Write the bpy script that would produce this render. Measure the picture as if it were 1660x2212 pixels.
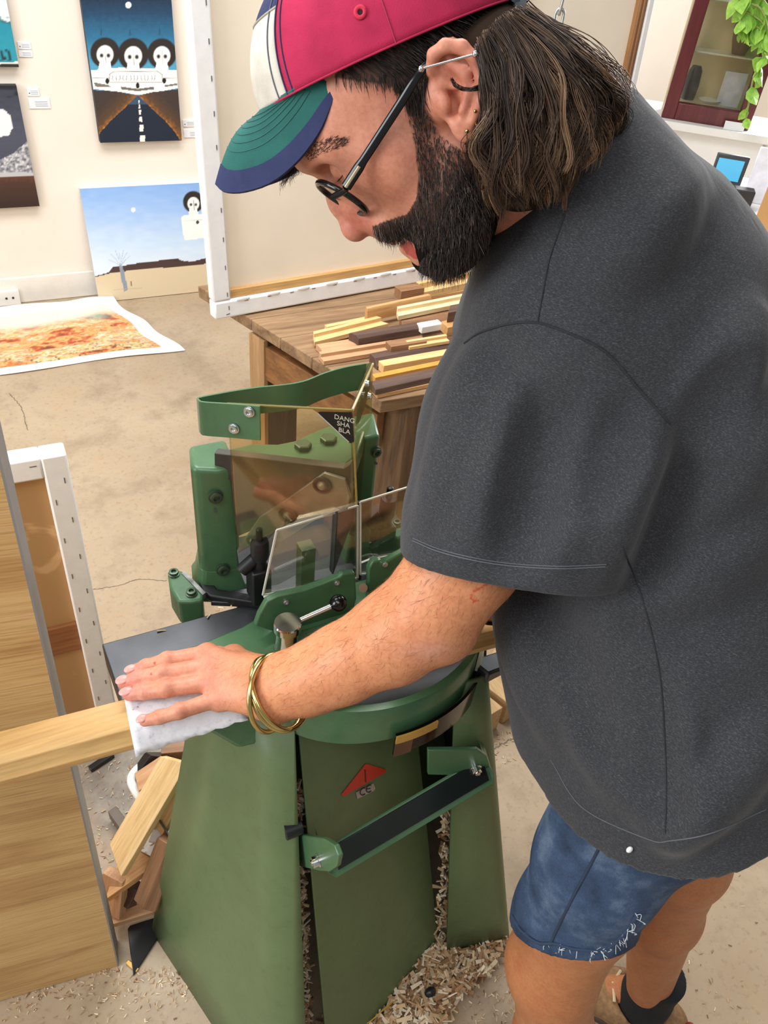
import bpy, bmesh, math, random
import numpy as np
from mathutils import Vector, Matrix, Euler
for o in list(bpy.data.objects): bpy.data.objects.remove(o)
random.seed(7); RNG = np.random.default_rng(7)
SC = bpy.context.scene; COL = SC.collection

# ---------------------------------------------------------------- camera
F_PX, CXP, CYP = 1650.0, 830.0, 1106.0           # focal length and centre in 1660x2212 pixels
CAM_O = np.array([0.0, 0.0, 1.65])
def cam_matrix(nx=600.0, ny=3100.0, az=30.0):    # from the vanishing point of the verticals
    d = np.array([nx-CXP, ny-CYP, F_PX]); d /= np.linalg.norm(d)
    up = -d; fw = np.array([0, 0, 1.0]); Y = fw-up*fw.dot(up); Y /= np.linalg.norm(Y); X = np.cross(Y, up)
    c, s = math.cos(math.radians(az)), math.sin(math.radians(az))
    return np.array([[c, s, 0], [-s, c, 0], [0, 0, 1]]) @ np.array([X, Y, up])
CM = cam_matrix()
cam_d = bpy.data.cameras.new('camera'); cam = bpy.data.objects.new('camera', cam_d); COL.objects.link(cam)
cam_d.sensor_fit = 'VERTICAL'; cam_d.sensor_height = 36.0; cam_d.lens = F_PX/2212*36.0
cam_d.clip_start = 0.02; cam_d.clip_end = 60
_r, _u, _b = CM @ [1, 0, 0], CM @ [0, -1, 0], CM @ [0, 0, -1]
cam.matrix_world = Matrix(((_r[0], _u[0], _b[0], CAM_O[0]), (_r[1], _u[1], _b[1], CAM_O[1]), (_r[2], _u[2], _b[2], CAM_O[2]), (0, 0, 0, 1)))
SC.camera = cam

# ---------------------------------------------------------------- light and exposure
SC.view_settings.view_transform = 'Standard'; SC.view_settings.look = 'None'
SC.view_settings.gamma = 1.0; SC.view_settings.use_curve_mapping = False
SC.view_settings.exposure = 0.0
W = bpy.data.worlds.new('room_light'); SC.world = W; W.use_nodes = True
W.node_tree.nodes['Background'].inputs[0].default_value = (0.97, 0.985, 1.0, 1)
W.node_tree.nodes['Background'].inputs[1].default_value = 0.33
def area(name, loc, target, sx, sy, power, col=(1, 1, 1)):
    l = bpy.data.lights.new(name, 'AREA'); l.shape = 'RECTANGLE'; l.size = sx; l.size_y = sy; l.energy = power; l.color = col
    o = bpy.data.objects.new(name, l); COL.objects.link(o); o.location = loc
    o.rotation_euler = (Vector(target)-Vector(loc)).to_track_quat('-Z', 'Y').to_euler(); return o
area('ceiling_lamp', (0.2, 1.9, 3.1), (0.2, 1.9, 0), 2.6, 1.2, 105, (1, 0.98, 0.96))
area('ceiling_lamp', (-0.6, -0.6, 3.1), (-0.2, -0.3, 0), 2.4, 1.0, 34, (1, 0.98, 0.96))
area('window_daylight', (-2.6, 0.6, 1.9), (0.3, 0.9, 0.9), 1.6, 1.8, 78, (0.95, 0.98, 1.0))
area('window_daylight', (4.6, 3.2, 2.0), (0.8, 2.2, 0.9), 1.5, 1.8, 130, (0.97, 0.99, 1.0))

area('window_daylight', (5.6, 3.0, 2.1), (4.6, 5.6, 1.2), 1.4, 1.6, 90, (0.97, 0.99, 1.0))

# ---------------------------------------------------------------- pixel helpers (direction only; distance comes from z, y, x or D)
def ray(x, y):
    v = np.array([x-CXP, y-CYP, F_PX]); return CM @ (v/np.linalg.norm(v))
def pz(x, y, h): r = ray(x, y); return CAM_O+r*(h-CAM_O[2])/r[2]
def py(x, y, Y): r = ray(x, y); return CAM_O+r*Y/r[1]
def pxx(x, y, X): r = ray(x, y); return CAM_O+r*X/r[0]
def pd(x, y, d): return CAM_O+ray(x, y)*d
def pplane(x, y, p0, n):
    r = ray(x, y); n = np.asarray(n, float); return CAM_O+r*(np.dot(np.asarray(p0)-CAM_O, n)/np.dot(r, n))
def proj(P):
    q = (np.asarray(P, float)-CAM_O) @ CM
    return CXP+F_PX*q[..., 0]/q[..., 2], CYP+F_PX*q[..., 1]/q[..., 2]

# ---------------------------------------------------------------- colour and materials
def lin(c):
    if isinstance(c, str):
        c = c.lstrip('#'); c = [int(c[i:i+2], 16)/255 for i in (0, 2, 4)]
    c = np.asarray(c, float)
    return np.where(c <= 0.04045, c/12.92, ((c+0.055)/1.055)**2.4)
def rgba(c): l = lin(c); return (float(l[0]), float(l[1]), float(l[2]), 1)
class NT:
    def __init__(s, name):
        s.m = bpy.data.materials.new(name); s.m.use_nodes = True; s.t = s.m.node_tree; s.N = s.t.nodes
        s.b = s.N['Principled BSDF']; s.out = s.N['Material Output']
    def n(s, typ, **kw):
        nd = s.N.new(typ)
        for k, v in kw.items():
            if k in ('operation', 'blend_type', 'data_type', 'wave_type', 'bands_direction', 'attribute_name', 'feature', 'wave_profile', 'distance'): setattr(nd, k, v)
            else: nd.inputs[k.replace('_', ' ')].default_value = v
        return nd
    def l(s, a, b): s.t.links.new(a, b)
    def coord(s, scale=(1, 1, 1), rot=(0, 0, 0), kind='Object'):
        tc = s.n('ShaderNodeTexCoord'); mp = s.n('ShaderNodeMapping'); mp.inputs['Scale'].default_value = scale; mp.inputs['Rotation'].default_value = rot
        s.l(tc.outputs[kind], mp.inputs['Vector']); return mp.outputs[0]
    def noise(s, vec, scale, detail=4, rough=0.55, dist=0.0):
        nd = s.n('ShaderNodeTexNoise', Scale=scale, Detail=detail, Roughness=rough, Distortion=dist)
        s.l(vec, nd.inputs['Vector']); return nd.outputs['Fac']
    def ramp(s, fac, stops, interp='LINEAR'):
        r = s.n('ShaderNodeValToRGB'); cr = r.color_ramp; cr.interpolation = interp
        while len(cr.elements) < len(stops): cr.elements.new(0.5)
        for e, (p, c) in zip(cr.elements, stops): e.position = p; e.color = c if len(c) == 4 else (*c, 1)
        s.l(fac, r.inputs[0]); return r.outputs[0]
    def mix(s, fac, a, b, mode='MIX'):
        m = s.n('ShaderNodeMix', data_type='RGBA', blend_type=mode)
        if isinstance(fac, (int, float)): m.inputs[0].default_value = fac
        else: s.l(fac, m.inputs[0])
        for i, v in ((6, a), (7, b)):
            if hasattr(v, 'links'): s.l(v, m.inputs[i])
            else: m.inputs[i].default_value = v
        return m.outputs[2]
    def bump(s, h, strength=0.3, dist=0.002):
        b = s.n('ShaderNodeBump', Strength=strength, Distance=dist); s.l(h, b.inputs['Height']); s.l(b.outputs[0], s.b.inputs['Normal'])
    def base(s, c):
        if hasattr(c, 'links'): s.l(c, s.b.inputs['Base Color'])
        else: s.b.inputs['Base Color'].default_value = c
    def set(s, rough=None, metal=None, spec=None, **kw):
        if rough is not None: s.b.inputs['Roughness'].default_value = rough
        if metal is not None: s.b.inputs['Metallic'].default_value = metal
        if spec is not None: s.b.inputs['Specular IOR Level'].default_value = spec
        for k, v in kw.items(): s.b.inputs[k.replace('_', ' ')].default_value = v
        return s.m
def M(name, c, rough=0.5, metal=0.0, var=0.06, scale=20, bump=0.0, bscale=200, spec=0.5, c2=None, lo=0.35, hi=0.65):
    t = NT(name); v = t.coord(); f = t.noise(v, scale)
    b = lin(c); a2 = lin(c2) if c2 is not None else b*(1-2.2*var)
    t.base(t.ramp(f, [(lo, tuple(a2)), (hi, tuple(np.clip(b*(1+var), 0, 1)))]))
    if bump: t.bump(t.noise(v, bscale, 3), bump, 0.001)
    return t.set(rough, metal, spec)
def MWOOD(name, c1, c2, axis='X', scale=1.0, rough=0.55, streak=18.0, bump=0.15, knots=0.0, mid=None):
    t = NT(name); sc = {'X': (1.2, streak, streak), 'Y': (streak, 1.2, streak), 'Z': (streak, streak, 1.2)}[axis]
    v = t.coord(tuple(k*scale for k in sc)); f = t.noise(v, 1.6, 5, 0.6, 0.6)
    v2 = t.coord(tuple(k*scale*5 for k in sc)); g = t.noise(v2, 2.0, 3)
    stops = [(0.28, tuple(lin(c2))), (0.68, tuple(lin(c1)))]
    if mid: stops.insert(1, (0.48, tuple(lin(mid))))
    col = t.ramp(f, stops)
    col = t.mix(0.35, col, t.ramp(g, [(0.3, (0.45, 0.38, 0.32)), (0.6, (1, 1, 1))]), 'MULTIPLY')
    t.base(col); t.bump(g, bump, 0.0006); return t.set(rough)
def MATTR(name, rough=0.6, bump=0.0, bscale=300, spec=0.4, attr='Col', noise=0.0, nscale=60):
    t = NT(name); a = t.n('ShaderNodeAttribute'); a.attribute_name = attr; col = a.outputs['Color']
    v = t.coord()
    if noise: col = t.mix(noise, col, t.ramp(t.noise(v, nscale, 5), [(0.3, (0.3, 0.3, 0.3)), (0.7, (1, 1, 1))]), 'MULTIPLY')
    t.base(col)
    if bump: t.bump(t.noise(v, bscale, 3), bump, 0.0008)
    return t.set(rough, 0, spec)
def MCLEAR(name, tint, gloss=0.5, haze=0.05, hazec=(0.8, 0.75, 0.6)):
    t = NT(name); N = t.N; N.remove(t.b)
    tr = t.n('ShaderNodeBsdfTransparent'); tr.inputs[0].default_value = rgba(tint)
    df = t.n('ShaderNodeBsdfDiffuse'); df.inputs[0].default_value = (*hazec, 1)
    v = t.coord(); sm = t.noise(v, 9, 6, 0.7)
    hz = t.n('ShaderNodeMath', operation='MULTIPLY'); hz.inputs[1].default_value = haze*2; t.l(sm, hz.inputs[0])
    m1 = t.n('ShaderNodeMixShader'); t.l(hz.outputs[0], m1.inputs[0]); t.l(tr.outputs[0], m1.inputs[1]); t.l(df.outputs[0], m1.inputs[2])
    gl = t.n('ShaderNodeBsdfGlossy'); gl.inputs['Roughness'].default_value = 0.06
    fr = t.n('ShaderNodeFresnel'); fr.inputs[0].default_value = 1.45
    fm = t.n('ShaderNodeMath', operation='MULTIPLY'); fm.inputs[1].default_value = gloss; t.l(fr.outputs[0], fm.inputs[0])
    m2 = t.n('ShaderNodeMixShader'); t.l(fm.outputs[0], m2.inputs[0]); t.l(m1.outputs[0], m2.inputs[1]); t.l(gl.outputs[0], m2.inputs[2])
    t.l(m2.outputs[0], t.out.inputs[0]); return t.m

# ---------------------------------------------------------------- scene-graph helpers
def tag(o, label=None, cat=None, group=None, kind=None):
    if label: o['label'] = label
    if cat: o['category'] = cat
    if group: o['group'] = group
    if kind: o['kind'] = kind
    return o
def thing(name, label, cat, loc=(0, 0, 0), rot=(0, 0, 0), group=None):
    o = bpy.data.objects.new(name, None); COL.objects.link(o); o.empty_display_size = 0.05
    o.location = [float(k) for k in loc]; o.rotation_euler = rot; return tag(o, label, cat, group)
def xf(o):      # matrix of an unevaluated object chain
    m = Matrix.LocRotScale(o.location, o.rotation_euler, o.scale)
    return xf(o.parent) @ o.matrix_parent_inverse @ m if o.parent else m
def link(name, me, mat, parent=None, world=True):
    o = bpy.data.objects.new(name, me); COL.objects.link(o)
    if mat is not None: me.materials.append(mat)
    if parent is not None:
        o.parent = parent
        if world: o.matrix_parent_inverse = xf(parent).inverted()
    return o
def smooth(me, angle=None):
    for p in me.polygons: p.use_smooth = True
    if angle is not None:
        try: me.set_sharp_from_angle(angle=math.radians(angle))
        except Exception: pass
class MB:
    def __init__(s): s.v = []; s.f = []
    def add(s, vs, fs):
        k = len(s.v); s.v += [tuple(float(c) for c in p) for p in vs]; s.f += [tuple(i+k for i in f) for f in fs]; return s
    def hexa(s, p):      # 8 points: bottom ring 0-3, top ring 4-7
        return s.add(p, [(3, 2, 1, 0), (4, 5, 6, 7), (0, 1, 5, 4), (1, 2, 6, 5), (2, 3, 7, 6), (3, 0, 4, 7)])
    def box(s, c, d, rot=None):
        m = Euler(rot).to_matrix() if rot is not None else None; c = Vector(c); pts = []
        for sz in (-1, 1):
            for sx, sy in ((-1, -1), (1, -1), (1, 1), (-1, 1)):
                q = Vector((sx*d[0]/2, sy*d[1]/2, sz*d[2]/2)); pts.append(c+(m @ q if m else q))
        return s.hexa(pts)
    def bb(s, lo, hi): return s.box([(a+b)/2 for a, b in zip(lo, hi)], [b-a for a, b in zip(lo, hi)])
    def bar(s, p, q, w, h, up=(0, 0, 1)):   # square bar from p to q
        p, q = Vector(p), Vector(q); d = (q-p).normalized(); u = Vector(up); sd = d.cross(u).normalized(); u = sd.cross(d)
        r = [sd*(a*w/2)+u*(b*h/2) for a, b in ((-1, -1), (1, -1), (1, 1), (-1, 1))]
        return s.hexa([p+k for k in r]+[q+k for k in r])
    def loft(s, rings, cap=True, closed=True):
        n = len(rings[0]); k = len(s.v)
        for r in rings: s.v += [tuple(float(c) for c in p) for p in r]
        for i in range(len(rings)-1):
            for j in range(n if closed else n-1):
                a, b = k+i*n+j, k+i*n+(j+1) % n; s.f.append((a, b, b+n, a+n))
        if cap and closed:
            s.f.append(tuple(k+j for j in reversed(range(n)))); s.f.append(tuple(k+(len(rings)-1)*n+j for j in range(n)))
        return s
    def tube(s, path, r, n=8, cap=True, closed=False, flat=1.0, up=None):
        P = [Vector([float(c) for c in p]) for p in path]; R = r if hasattr(r, '__len__') else [r]*len(P); rings = []
        u = Vector(up) if up is not None else None
        for i, p in enumerate(P):
            if closed: d = P[(i+1) % len(P)]-P[i-1]
            else: d = P[min(i+1, len(P)-1)]-P[max(i-1, 0)]
            d.normalize()
            if u is None: u = d.orthogonal().normalized()
            a = (u-d*u.dot(d))
            if a.length < 1e-6: a = d.orthogonal()
            a.normalize(); b = d.cross(a)
            if up is None: u = a
            rings.append([p+a*(R[i]*math.cos(2*math.pi*k/n))+b*(R[i]*flat*math.sin(2*math.pi*k/n)) for k in range(n)])
        if closed: rings.append(rings[0]); return s.loft(rings, cap=False)
        return s.loft(rings, cap)
    def cyl(s, p, q, r, n=20, r2=None): return s.tube([p, q], [r, r if r2 is None else r2], n)
    def lathe(s, prof, c=(0, 0, 0), axis=(0, 0, 1), n=24):   # prof: (radius, height)
        z = Vector(axis).normalized(); a = z.orthogonal().normalized(); b = z.cross(a); c = Vector(c)
        return s.loft([[c+z*h+a*(r*math.cos(2*math.pi*k/n))+b*(r*math.sin(2*math.pi*k/n)) for k in range(n)] for r, h in prof])
    def prism(s, poly, off):    # planar polygon (3-D points) extruded by a vector
        o = Vector(off); n = len(poly); a = [Vector([float(c) for c in p]) for p in poly]
        return s.add(a+[p+o for p in a], [tuple(reversed(range(n))), tuple(range(n, 2*n))]+[(i, (i+1) % n, n+(i+1) % n, n+i) for i in range(n)])
    def sphere(s, c, r, n=14):
        c = Vector(c); k = Vector(r) if hasattr(r, '__len__') else Vector((r, r, r)); rings = []
        for i in range(n+1):
            t = math.pi*(0.02+0.96*i/n); rings.append([c+Vector((k.x*math.sin(t)*math.cos(2*math.pi*j/(2*n)), k.y*math.sin(t)*math.sin(2*math.pi*j/(2*n)), -k.z*math.cos(t))) for j in range(2*n)])
        return s.loft(rings)
    def mesh(s, name='m'):
        me = bpy.data.meshes.new(name); me.from_pydata(s.v, [], s.f); me.update()
        bm = bmesh.new(); bm.from_mesh(me); bmesh.ops.recalc_face_normals(bm, faces=bm.faces); bm.to_mesh(me); bm.free(); return me
    def build(s, name, mat, parent=None, bevel=0.0, sm=None, world=True, seg=2):
        me = s.mesh(name); o = link(name, me, mat, parent, world)
        if sm is not None: smooth(me, sm)
        if bevel:
            b = o.modifiers.new('bevel', 'BEVEL'); b.width = bevel; b.segments = seg; b.limit_method = 'ANGLE'; b.angle_limit = math.radians(35)
            smooth(me, 35)
        return o
def spline(pts, n):      # Catmull-Rom through points
    P = np.asarray(pts, float); Q = np.vstack([2*P[0]-P[1], P, 2*P[-1]-P[-2]]); t = np.linspace(0, len(P)-1, n); i = np.minimum(t.astype(int), len(P)-2); u = (t-i)[:, None]
    a, b, c, d = Q[i], Q[i+1], Q[i+2], Q[i+3]
    return 0.5*((2*b)+(-a+c)*u+(2*a-5*b+4*c-d)*u**2+(-a+3*b-3*c+d)*u**3)
def from_arrays(name, V, Fq, mat, parent=None, cols=None, sm=True, world=True):
    me = bpy.data.meshes.new(name); V = np.ascontiguousarray(V, np.float32); Fq = np.ascontiguousarray(Fq, np.int32); k = Fq.shape[1]
    me.vertices.add(len(V)); me.vertices.foreach_set('co', V.ravel())
    me.loops.add(Fq.size); me.loops.foreach_set('vertex_index', Fq.ravel())
    me.polygons.add(len(Fq)); me.polygons.foreach_set('loop_start', np.arange(0, Fq.size, k, dtype=np.int32))
    me.polygons.foreach_set('use_smooth', np.full(len(Fq), bool(sm)))
    me.update(calc_edges=True); me.validate()
    if cols is not None: setcol(me, cols)
    return link(name, me, mat, parent, world)
def setcol(me, cols):
    a = me.color_attributes.new('Col', 'FLOAT_COLOR', 'POINT'); c = np.ones((len(me.vertices), 4), np.float32); c[:, :3] = cols; a.data.foreach_set('color', c.ravel())
# ---------------------------------------------------------------- painting in photo pixels on real panels
def vnoise(x, y, s, seed=0):
    x, y = np.asarray(x)/s, np.asarray(y)/s; xi, yi = np.floor(x).astype(int), np.floor(y).astype(int); fx, fy = x-xi, y-yi
    fx, fy = fx*fx*(3-2*fx), fy*fy*(3-2*fy)
    def h(a, b): k = np.sin(a*127.1+b*311.7+seed*74.7)*43758.5453; return k-np.floor(k)
    return (h(xi, yi)*(1-fx)+h(xi+1, yi)*fx)*(1-fy)+(h(xi, yi+1)*(1-fx)+h(xi+1, yi+1)*fx)*fy
class Paint:
    def __init__(s, px, py, c): s.x, s.y = px, py; s.c = np.tile(lin(c), (len(px), 1))
    def put(s, mask, c, soft=None):
        a = np.clip(mask.astype(float), 0, 1)[:, None]; s.c = s.c*(1-a)+lin(c)*a; return s
    def ell(s, cx, cy, rx, ry, c, soft=0.15):
        d = np.hypot((s.x-cx)/rx, (s.y-cy)/ry); return s.put(np.clip((1-d)/soft+0.5, 0, 1), c)
    def poly(s, P, c):
        inside = np.zeros(len(s.x), bool); n = len(P)
        for i in range(n):
            (x1, y1), (x2, y2) = P[i], P[(i+1) % n]
            if y1 == y2: continue
            cr = ((s.y < y1) != (s.y < y2)) & (s.x < (x2-x1)*(s.y-y1)/(y2-y1)+x1); inside ^= cr
        return s.put(inside, c)
    def line(s, P, w, c, alpha=1.0):
        for (x1, y1), (x2, y2) in zip(P, P[1:]):
            L = max((x2-x1)**2+(y2-y1)**2, 1e-6); t = np.clip(((s.x-x1)*(x2-x1)+(s.y-y1)*(y2-y1))/L, 0, 1)
            d = np.hypot(s.x-x1-t*(x2-x1), s.y-y1-t*(y2-y1)); s.put(np.clip((w-d)+0.5, 0, 1)*alpha, c)
        return s
    def grad(s, t, stops):
        t = np.clip(t, 0, 1); ks = [k for k, _ in stops]; cs = np.array([lin(c) for _, c in stops])
        s.c = np.stack([np.interp(t, ks, cs[:, i]) for i in range(3)], 1); return s
def grid_panel(c00, c10, c01, nu, nv, thick):   # front face grid (c00 bottom left, c10 bottom right, c01 top left), box behind it
    c00, c10, c01 = (np.asarray(k, float) for k in (c00, c10, c01)); a, b = c10-c00, c01-c00
    n = np.cross(a, b); n /= np.linalg.norm(n); uu, vv = np.meshgrid(np.linspace(0, 1, nu), np.linspace(0, 1, nv))
    V = c00+uu.reshape(-1, 1)*a+vv.reshape(-1, 1)*b
    i, j = np.meshgrid(np.arange(nu-1), np.arange(nv-1)); q = (j*nu+i).ravel(); Fq = np.stack([q, q+1, q+nu+1, q+nu], 1)
    k = len(V); cor = np.array([0, nu-1, nu*nv-1, nu*(nv-1)])
    side = np.vstack([V[cor], V[cor]-n*thick]); V2 = np.vstack([V, side])
    S = []
    for e in range(4): f = (e+1) % 4; S.append((k+f, k+e, k+4+e, k+4+f))
    S.append((k+7, k+6, k+5, k+4))
    return V2, np.vstack([Fq, np.array(S)]), len(V)
# ================================================================ room
def floor_mat():
    t = NT('worn_concrete'); v = t.coord()
    a = t.noise(v, 1.1, 6, 0.6, 0.4); b = t.noise(v, 5.0, 6, 0.65); c = t.noise(v, 60, 4, 0.7); d = t.noise(v, 16, 5, 0.7)
    col = t.ramp(a, [(0.3, tuple(lin('#a38f76'))), (0.5, tuple(lin('#b29e84'))), (0.7, tuple(lin('#c0ad92')))])
    col = t.mix(0.55, col, t.ramp(b, [(0.3, tuple(lin('#bdb3a8'))), (0.5, (1, 1, 1)), (0.7, tuple(lin('#fff2e0')))]), 'MULTIPLY')
    col = t.mix(0.3, col, t.ramp(c, [(0.32, (0.35, 0.3, 0.26)), (0.45, (1, 1, 1))]), 'MULTIPLY')
    col = t.mix(0.4, col, t.ramp(d, [(0.22, (0.42, 0.36, 0.3)), (0.3, (1, 1, 1))]), 'MULTIPLY')
    # worn grey patch by the scrap tub
    vd = t.n('ShaderNodeVectorMath', operation='DISTANCE'); t.l(v, vd.inputs[0]); vd.inputs[1].default_value = (.10, 1.02, 0); sm = t.n('ShaderNodeMath', operation='MULTIPLY_ADD'); sm.inputs[1].default_value = .30; t.l(b, sm.inputs[0]); t.l(vd.outputs['Value'], sm.inputs[2])
    col = t.mix(t.ramp(sm.outputs[0], [(.28, (.8, .8, .8)), (.40, (0, 0, 0))]), col, t.ramp(d, [(.3, tuple(lin('#6d6a64'))), (.65, tuple(lin('#9c9890')))]))
    t.base(col); t.bump(c, 0.12, 0.001); return t.set(0.42, 0, 0.4)
YWALL = 3.69
FLOOR_M = floor_mat()
tag(MB().bb((-4, -3, -0.1), (7, 7, 0)).build('floor', FLOOR_M), kind='structure')
WALL_M = M('painted_plaster', '#efe6da', 0.75, var=0.02, scale=2, bump=0.08, bscale=90)
tag(MB().bb((-3, YWALL, 0), (2.6, YWALL+.1, 3.2)).build('wall_back', WALL_M), kind='structure')
tag(MB().bb((-3, YWALL-.016, 0), (2.6, YWALL, 0.12)).build('baseboard_back', M('baseboard_paint', '#ebe6dc', 0.5, var=0.02), bevel=0.004), kind='structure')
tag(MB().bb((6.3, -3, 0), (6.4, 7, 3.2)).build('wall_right', WALL_M), kind='structure')
tag(MB().bb((2.6, 6.2, 0), (6.4, 6.3, 3.2)).build('wall_far', WALL_M), kind='structure')
CONC = M('grey_crack', '#7d6f60', 0.9)
def crack(pts, w, seed):
    rnd = random.Random(seed); L = [pz(x, y, 0) for x, y in pts]; S = spline(L, 40); m = MB(); rings = []
    for i, p in enumerate(S):
        d = S[min(i+1, 39)]-S[max(i-1, 0)]; d /= np.linalg.norm(d); nrm = np.array([-d[1], d[0], 0]); ww = w*rnd.uniform(0.4, 1); off = nrm*rnd.uniform(-1, 1)*w*1.2
        rings.append([p+off-nrm*ww+[0, 0, .0008], p+off+nrm*ww+[0, 0, .0008]])
    m.loft(rings, closed=False); return m.build('floor_crack', CONC, FLOOR_O)
FLOOR_O = bpy.data.objects['floor']
crack([(190, 1275), (255, 1265), (300, 1252), (360, 1255)], 0.0016, 1); crack([(20, 640+210), (45, 880), (60, 930)], 0.002, 2)
crack([(1060, 1622), (1090, 1605), (1125, 1588)], 0.0022, 3)

# power outlet on the baseboard
def outlet():
    c = py(20, 644, YWALL-.02); t = thing('power_outlet', 'white double power socket on the skirting at the left edge', 'socket', (c[0], YWALL-.016, c[2]-0.03))
    wm = M('socket_plastic', '#f3f1ec', 0.35, var=0.01)
    MB().bb((c[0]-.06, YWALL-.034, c[2]-.03), (c[0]+.045, YWALL-.016, c[2]+.04)).build('face_plate', wm, t, bevel=0.003)
    for k in (-.012, .016): MB().cyl((c[0]+k, YWALL-.033, c[2]+.006), (c[0]+k, YWALL-.036, c[2]+.006), .005, 12).build('pin_hole', M('dark_hole', '#3a3632'), t)
outlet()

# ---------------------------------------------------------------- paintings on the wall
PAINT_M = MATTR('painted_canvas', 0.55, 0.12, 260)
EDGE_DARK = lin('#1c1d22')
def painting(name, label, c00, c10, c01, thick, nu, nv, fn, edge):
    V, Fq, k = grid_panel(c00, c10, c01, nu, nv, thick); X, Y = proj(V[:k]); p = Paint(X, Y, '#888888'); fn(p)
    cols = np.vstack([np.clip(p.c, 0, 1), np.tile(lin(edge), (8, 1))])
    o = from_arrays(name, V, Fq, PAINT_M, None, cols, sm=False); return tag(o, label, 'painting')
YW = YWALL-.038
def figure(p, cx, cy, r, er=1.0):     # pale rounded head inside a dark halo, two dot eyes and a nose line
    p.ell(cx, cy-4, r*1.55, r*1.62, '#2a2422', 0.1); p.ell(cx, cy, r*.88, r*.98, '#f2f1ee', 0.12)
    p.poly([(cx-r*.55, cy+r*.6), (cx+r*.55, cy+r*.6), (cx+r*.75, cy+r*1.75), (cx-r*.75, cy+r*1.75)], '#f2f1ee')
    p.ell(cx-r*.36*er, cy+2, r*.19, r*.22, '#24262c', 0.7); p.ell(cx+r*.36*er, cy+2, r*.19, r*.22, '#24262c', 0.7)
    p.line([(cx, cy-r*.5), (cx+2, cy+r*.9)], 0.5, '#8b8b8b')
def paint_road(p):
    n = vnoise(p.x, p.y, 7, 1)*0.06+vnoise(p.x, p.y, 3, 5)*0.04
    p.grad(p.y/150+n, [(0, '#16283f'), (0.25, '#1c4262'), (0.6, '#2b6d93'), (1, '#4f9cbf')])
    p.ell(277.5, 11, 6.5, 6.8, '#eef2ef')
    for x, y in ((219, 62), (281, 64), (345, 62)): p.line([(x, y), (x, y+14)], 0.6, '#1d3c56'); p.line([(x-2, y+12), (x, y+2), (x+2, y+12)], 0.4, '#1d3c56')
    for x, y in ((227, 118), (350, 120)): figure(p, x, y, 20.5)
    p.poly([(197, 152), (258, 146), (318, 147), (383, 152), (385, 190), (320, 203), (298, 205), (262, 199), (202, 192)], '#f1f0ec')
    figure(p, 288, 121, 21.5)
    p.poly([(236, 160), (246, 154), (340, 153), (350, 160), (352, 190), (340, 197), (298, 204), (258, 196), (238, 190)], '#f4f3f0')
    p.line([(236, 176), (237, 160), (246, 155), (340, 154), (350, 161), (351, 176)], 0.6, '#55585c')
    p.line([(237, 178), (350, 178)], 0.5, '#85888a')
    rnd = random.Random(3)
    for i in range(13):
        x = 244+i*7.6; p.line([(x, 163), (x+rnd.uniform(-2, 2), 170), (x+rnd.uniform(-3, 3), 174)], 0.55, '#2e2e32', 0.85)
    p.poly([(262, 187), (297, 192), (333, 187), (333, 193), (297, 197), (262, 193)], '#6b6862'); p.poly([(203, 178), (235, 184), (240, 188), (206, 187)], '#77736c'); p.poly([(356, 184), (383, 180), (383, 184), (356, 188)], '#77736c')
    for x, y in ((297.5, 185), (232, 175), (355, 174)): p.ell(x, y, 4, 6.5, '#17171a')
    p.line([(200, 168), (236, 169)], .5, '#8d9092'); p.line([(352, 169), (384, 168)], .5, '#8d9092')
    base = p.y > np.interp(p.x, [190, 250, 298, 330, 390], [194, 197, 206, 199, 192])
    g = np.clip((p.x-298), -200, 200); dist = np.abs(g); edge = np.interp(p.y, [206, 235, 260, 285, 310], [1, 30, 58, 80, 96])
    k = np.clip((dist-edge)/60, 0, 1); hill = Paint(p.x, p.y, '#000000').grad(k+vnoise(p.x, p.y, 4, 9)*.25, [(0, '#c98434'), (0.13, '#8a5a2c'), (0.4, '#57402f'), (1, '#3f3431')]).c
    p.c = np.where(base[:, None], hill, p.c)
    road = base & (dist < edge); p.put(road, '#1b2638'); p.put(road & (p.y < 225), '#33506b')
    for y0, y1, w in ((216, 224, 1), (226, 234, 1.6), (238, 247, 2.4), (252, 263, 3.2), (269, 284, 4.3), (292, 307, 5.6)):
        cx = np.interp((y0+y1)/2, [206, 310], [299, 309]); p.put((np.abs(p.x-cx) < w) & (p.y > y0) & (p.y < y1), '#eceae4')
bl, br = py(217, 308, YW), py(393, 304, YW); zb = (bl[2]+br[2])/2
painting('painting', 'tall painting of three pale haloed figures above a night road', (bl[0], YW, zb), (br[0], YW, zb), (bl[0], YW, 1.34), 0.036, 130, 250, paint_road, '#20252e')
def paint_shore(p):
    p.grad(p.y/150+vnoise(p.x, p.y, 9, 2)*.2, [(0, '#bfd9e6'), (0.3, '#e4eef2'), (0.36, '#d8e6ea'), (0.38, '#2f4a44'), (0.45, '#1f8aa0'), (0.85, '#2a93a6'), (1, '#2b8fa3')])
    p.put(p.y > 134-(p.x-20)*.03, '#e9e4d6'); p.put(p.y > 139-(p.x)*.05, '#2a2a26')
    for x in (4, 12, 20): p.line([(x, 108), (x, 128)], 1.6, '#1b2a33'); p.line([(x-1.5, 124), (x-2, 132)], .8, '#1b2a33'); p.line([(x+1.5, 124), (x+2, 132)], .8, '#1b2a33')
r0 = py(41, 145, YW); painting('painting', 'teal seaside painting with small dark figures at the top left corner', (-.35, YW, r0[2]), (r0[0], YW, r0[2]), (-.35, YW, 1.36), 0.036, 70, 90, paint_shore, '#1c2a30')
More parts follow.
